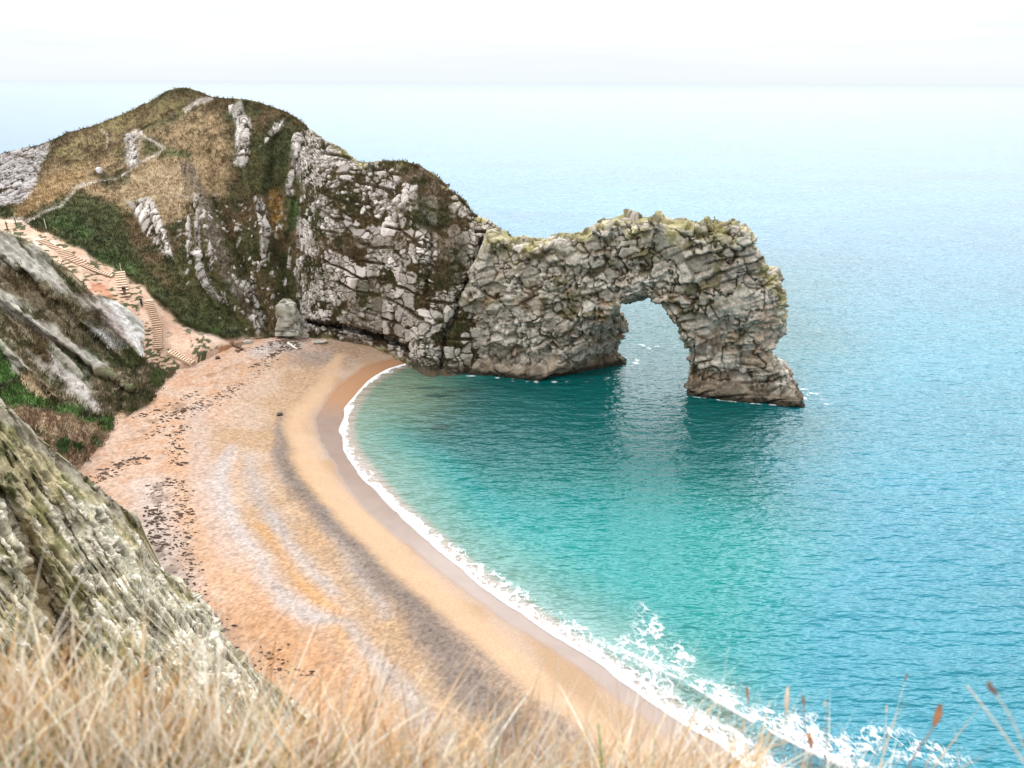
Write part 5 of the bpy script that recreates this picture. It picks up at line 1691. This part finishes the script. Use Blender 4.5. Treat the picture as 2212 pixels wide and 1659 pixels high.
v, f, k = blades(6000, (-2.3, 1.2), (.3, 1.3), (.16, .40), (.0020, .0042), [(.09, .19, .035), (.15, .22, .05), (.12, .15, .04)], 3, (.05, .0), .3)
gg = mesh_obj('green_grass', v, f, MAT_BLADE, col=k)
tag(gg, 'short green blades growing between the dry grass', 'grass', kind='stuff')

# single stalks that stand up against the water
M_STALK = {'red': plain_material('russet_seed', (.30, .14, .07), 60, .3, .9, .001), 'tan': plain_material('straw_stalk', (.55, .43, .33), 60, .2, .9, .001),
           'dark': plain_material('brown_stalk', (.22, .13, .09), 60, .3, .9, .001), 'pale': plain_material('bleached_stalk', (.62, .58, .52), 60, .2, .9, .001), 'green': plain_material('green_stalk', (.10, .34, .05), 60, .2, .8, .001)}


def stalk(path, D, r, mat, label, head=None, hm=None, cat='seed stalk'):
    """path: sheet points from tip downward; D distance of tip and of foot"""
    p = np.array(path, float)
    d = np.linspace(D[0], D[1], len(p))
    W_ = at_d(p[:, 0], p[:, 1], d)
    foot = W_[-1].copy(); g = ledge_z(foot[0], foot[1])
    if foot[2] > g: W_ = np.concatenate([W_, [[foot[0] + (foot[0] - W_[-2][0]) * .5, foot[1] - .03, g - .03]]])
    org = W_[-1].copy()
    ln, _ = resample(W_ - org, .01)
    ln = np.stack([blur(ln[:, k], 3, 0) for k in range(3)], -1)
    root = empty('seed_stalk' if cat == 'seed stalk' else 'grass_blade', org)
    tag(root, label, cat, 'stalks standing against the water' if cat == 'seed stalk' else None)
    mb = MB(); mb.tube(ln, np.linspace(r * .55, r, len(ln)), 6); mb.build('stem', mat, root, True)
    if head:
        mb = MB()
        nh = max(4, int(head[0] / .01))
        hl_ = ln[:nh]
        t = np.linspace(0, 1, len(hl_))
        rad = head[1] * np.sin(np.pi * np.clip(t * .92 + .06, 0, 1)) ** .7
        mb.tube(hl_, np.maximum(rad, .0008), 8)
        rng = np.random.default_rng(int(p[0, 0]))
        for _ in range(int(40 * head[0] / .1)):
            k = rng.integers(len(hl_)); a = rng.normal(0, 1, 3); a /= np.linalg.norm(a)
            s0 = hl_[k]; s1 = s0 + a * rad[k] * 1.5 + [0, 0, .006]
            mb.tube([s0, (s0 + s1) / 2, s1], [.0012, .0022, .0006], 4)
        mb.build('seed_head', hm or mat, root, True)
    return root


stalk([(1612, 1478), (1616, 1510), (1622, 1560), (1635, 1660)], (1.9, 1.75), .0016, M_STALK['dark'], 'thin stalk with a short russet head, leftmost of those over the surf', (.075, .0055), M_STALK['red'])
stalk([(1702, 1475), (1700, 1520), (1694, 1580), (1690, 1670)], (1.75, 1.6), .0018, M_STALK['tan'], 'pale buff feathery stalk between two dark stalks over the surf', (.11, .0065), M_STALK['tan'])
stalk([(1734, 1495), (1738, 1540), (1738, 1600), (1728, 1680)], (1.7, 1.55), .0024, M_STALK['dark'], 'straight dark brown stalk with a knobbly top rising from the surf', (.05, .005), M_STALK['dark'])
stalk([(1780, 1508), (1786, 1550), (1784, 1610), (1776, 1690)], (1.8, 1.6), .0020, M_STALK['dark'], 'bare brown stalk with a hooked tip over the pale shallows', (.03, .0036), M_STALK['tan'])
stalk([(1745, 1575), (1752, 1600), (1755, 1630), (1748, 1690)], (1.6, 1.5), .0020, M_STALK['red'], 'short stubby russet seed head low down beside the straight dark stalk', (.07, .008), M_STALK['red'])
stalk([(1915, 1518), (1914, 1560), (1910, 1610), (1900, 1690)], (2.0, 1.8), .0014, M_STALK['tan'], 'very thin straight stalk left of the thick curved russet head', (.05, .003), M_STALK['tan'])
stalk([(1960, 1452), (1950, 1490), (1935, 1540), (1905, 1640), (1890, 1720)], (2.2, 1.9), .0013, M_STALK['tan'], 'thin leaning stalk with the highest tip above the blue water', (.06, .0035), M_STALK['dark'])
stalk([(2034, 1515), (2026, 1548), (2014, 1582), (1992, 1605), (1968, 1640), (1945, 1700)], (1.35, 1.25), .0030, M_STALK['dark'], 'thick curved russet seed head, the boldest of the stalks over the water', (.085, .0085), M_STALK['red'])
stalk([(2078, 1468), (2110, 1508), (2150, 1560), (2190, 1615), (2240, 1690)], (1.15, 1.05), .0038, M_STALK['pale'], 'long bleached blade leaning up to the left in the corner of the view', None)
stalk([(2122, 1464), (2150, 1495), (2180, 1540), (2215, 1620), (2240, 1700)], (1.05, .98), .0026, M_STALK['pale'], 'leaning bleached stalk with a brown tip behind the long bleached blade', (.05, .0055), M_STALK['dark'])
stalk([(2060, 1560), (2066, 1600), (2072, 1690)], (1.9, 1.8), .0013, M_STALK['tan'], 'faint thin stalk just beyond the thick curved russet head', None)
stalk([(1290, 1552), (1296, 1590), (1298, 1630), (1302, 1700)], (1.5, 1.45), .0042, M_STALK['green'], 'single bright green blade standing up among the dry grass', None, cat='blade of grass')

# ------------------------------------------------------------------ light
SUN_EL, SUN_AZ = math.radians(58), math.radians(-115)      # azimuth from +Y towards +X
W = bpy.data.worlds.new('World')
S.world = W
W.use_nodes = True
nt = W.node_tree
nt.nodes.clear()
out = nt.nodes.new('ShaderNodeOutputWorld')
sky = nt.nodes.new('ShaderNodeTexSky')
sky.sky_type = 'NISHITA'
sky.sun_disc = False
sky.sun_elevation = SUN_EL
sky.sun_rotation = SUN_AZ
sky.air_density = 1.2; sky.dust_density = 2.0
bg1 = nt.nodes.new('ShaderNodeBackground'); bg1.inputs[1].default_value = .12
nt.links.new(sky.outputs[0], bg1.inputs[0])
tc = nt.nodes.new('ShaderNodeTexCoord')
sep = nt.nodes.new('ShaderNodeSeparateXYZ'); nt.links.new(tc.outputs['Generated'], sep.inputs[0])
mp = nt.nodes.new('ShaderNodeMapping'); mp.inputs['Scale'].default_value = (1.6, 1.6, 16)
nt.links.new(tc.outputs['Generated'], mp.inputs[0])
cl = noise_node(nt, 1.4, 5, .55, mp.outputs[0])
# cloud deck: brighter overhead and in a lobe over the sea, bluish grey in streaks
lob = nt.nodes.new('ShaderNodeVectorMath'); lob.operation = 'DOT_PRODUCT'
nt.links.new(tc.outputs['Generated'], lob.inputs[0])
# unseen bright lobe put into the cloud deck for the sea to reflect
lob.inputs[1].default_value = (.17, .85, .50)
lb = maprange(nt, lob.outputs['Value'], .48, .98, 0.0, 1.0)
lb = math_node(nt, 'MULTIPLY', math_node(nt, 'POWER', lb, 1.2), maprange(nt, sep.outputs[2], .21, .38, 0, 1))
tone = maprange(nt, cl.outputs[0], .36, .60, 0, 1)
ramp = nt.nodes.new('ShaderNodeMix'); ramp.data_type = 'RGBA'
nt.links.new(tone, ramp.inputs[0])
ramp.inputs[6].default_value = (.87, .925, .985, 1); ramp.inputs[7].default_value = (1.0, 1.0, 1.0, 1)
hz = maprange(nt, sep.outputs[2], .0, .05, 0, 1)
hmix = nt.nodes.new('ShaderNodeMix'); hmix.data_type = 'RGBA'
nt.links.new(hz, hmix.inputs[0]); hmix.inputs[6].default_value = (.88, .94, .98, 1); nt.links.new(ramp.outputs[2], hmix.inputs[7])
bg2 = nt.nodes.new('ShaderNodeBackground')
nt.links.new(hmix.outputs[2], bg2.inputs[0])
cie = math_node(nt, 'ADD', maprange(nt, sep.outputs[2], .04, .16, 0.0, .22), maprange(nt, sep.outputs[2], .12, 1.0, 0.0, .5))
lum = math_node(nt, 'ADD', math_node(nt, 'MULTIPLY_ADD', lb, 5.0, 1.12), cie)
nt.links.new(lum, bg2.inputs[1])
mxs = nt.nodes.new('ShaderNodeMixShader')
mxs.inputs[0].default_value = .90
nt.links.new(bg1.outputs[0], mxs.inputs[1]); nt.links.new(bg2.outputs[0], mxs.inputs[2])
nt.links.new(mxs.outputs[0], out.inputs['Surface'])
ld = bpy.data.lights.new('sun', 'SUN')
ld.energy = 1.5; ld.angle = math.radians(16); ld.color = (1, .965, .91)
lo = bpy.data.objects.new('sun', ld)
C.objects.link(lo)
lo.rotation_euler = (math.pi / 2 - SUN_EL, 0, math.pi - SUN_AZ)   # shines from azimuth SUN_AZ

# ------------------------------------------------------------------ camera
cd = bpy.data.cameras.new('camera')
cam = bpy.data.objects.new('camera', cd)
C.objects.link(cam)
cd.sensor_width = 36; cd.lens = F / 1024 * 36
cd.clip_start = .05; cd.clip_end = 60000
cam.matrix_world = Matrix.Translation((0, 0, H)) @ (Matrix.Rotation(math.pi / 2 - PITCH, 4, 'X')) @ Matrix.Rotation(ROLL, 4, 'Z')
cd.dof.use_dof = True
cd.dof.focus_distance = 105
cd.dof.aperture_fstop = 2.2
S.camera = cam
S.view_settings.view_transform = 'Standard'
S.view_settings.look = 'None'
S.view_settings.exposure = 0
S.view_settings.gamma = 1
S.cycles.use_denoising = True
S.cycles.max_bounces = 6
S.cycles.transparent_max_bounces = 8
S.render.resolution_x, S.render.resolution_y = 1024, 768
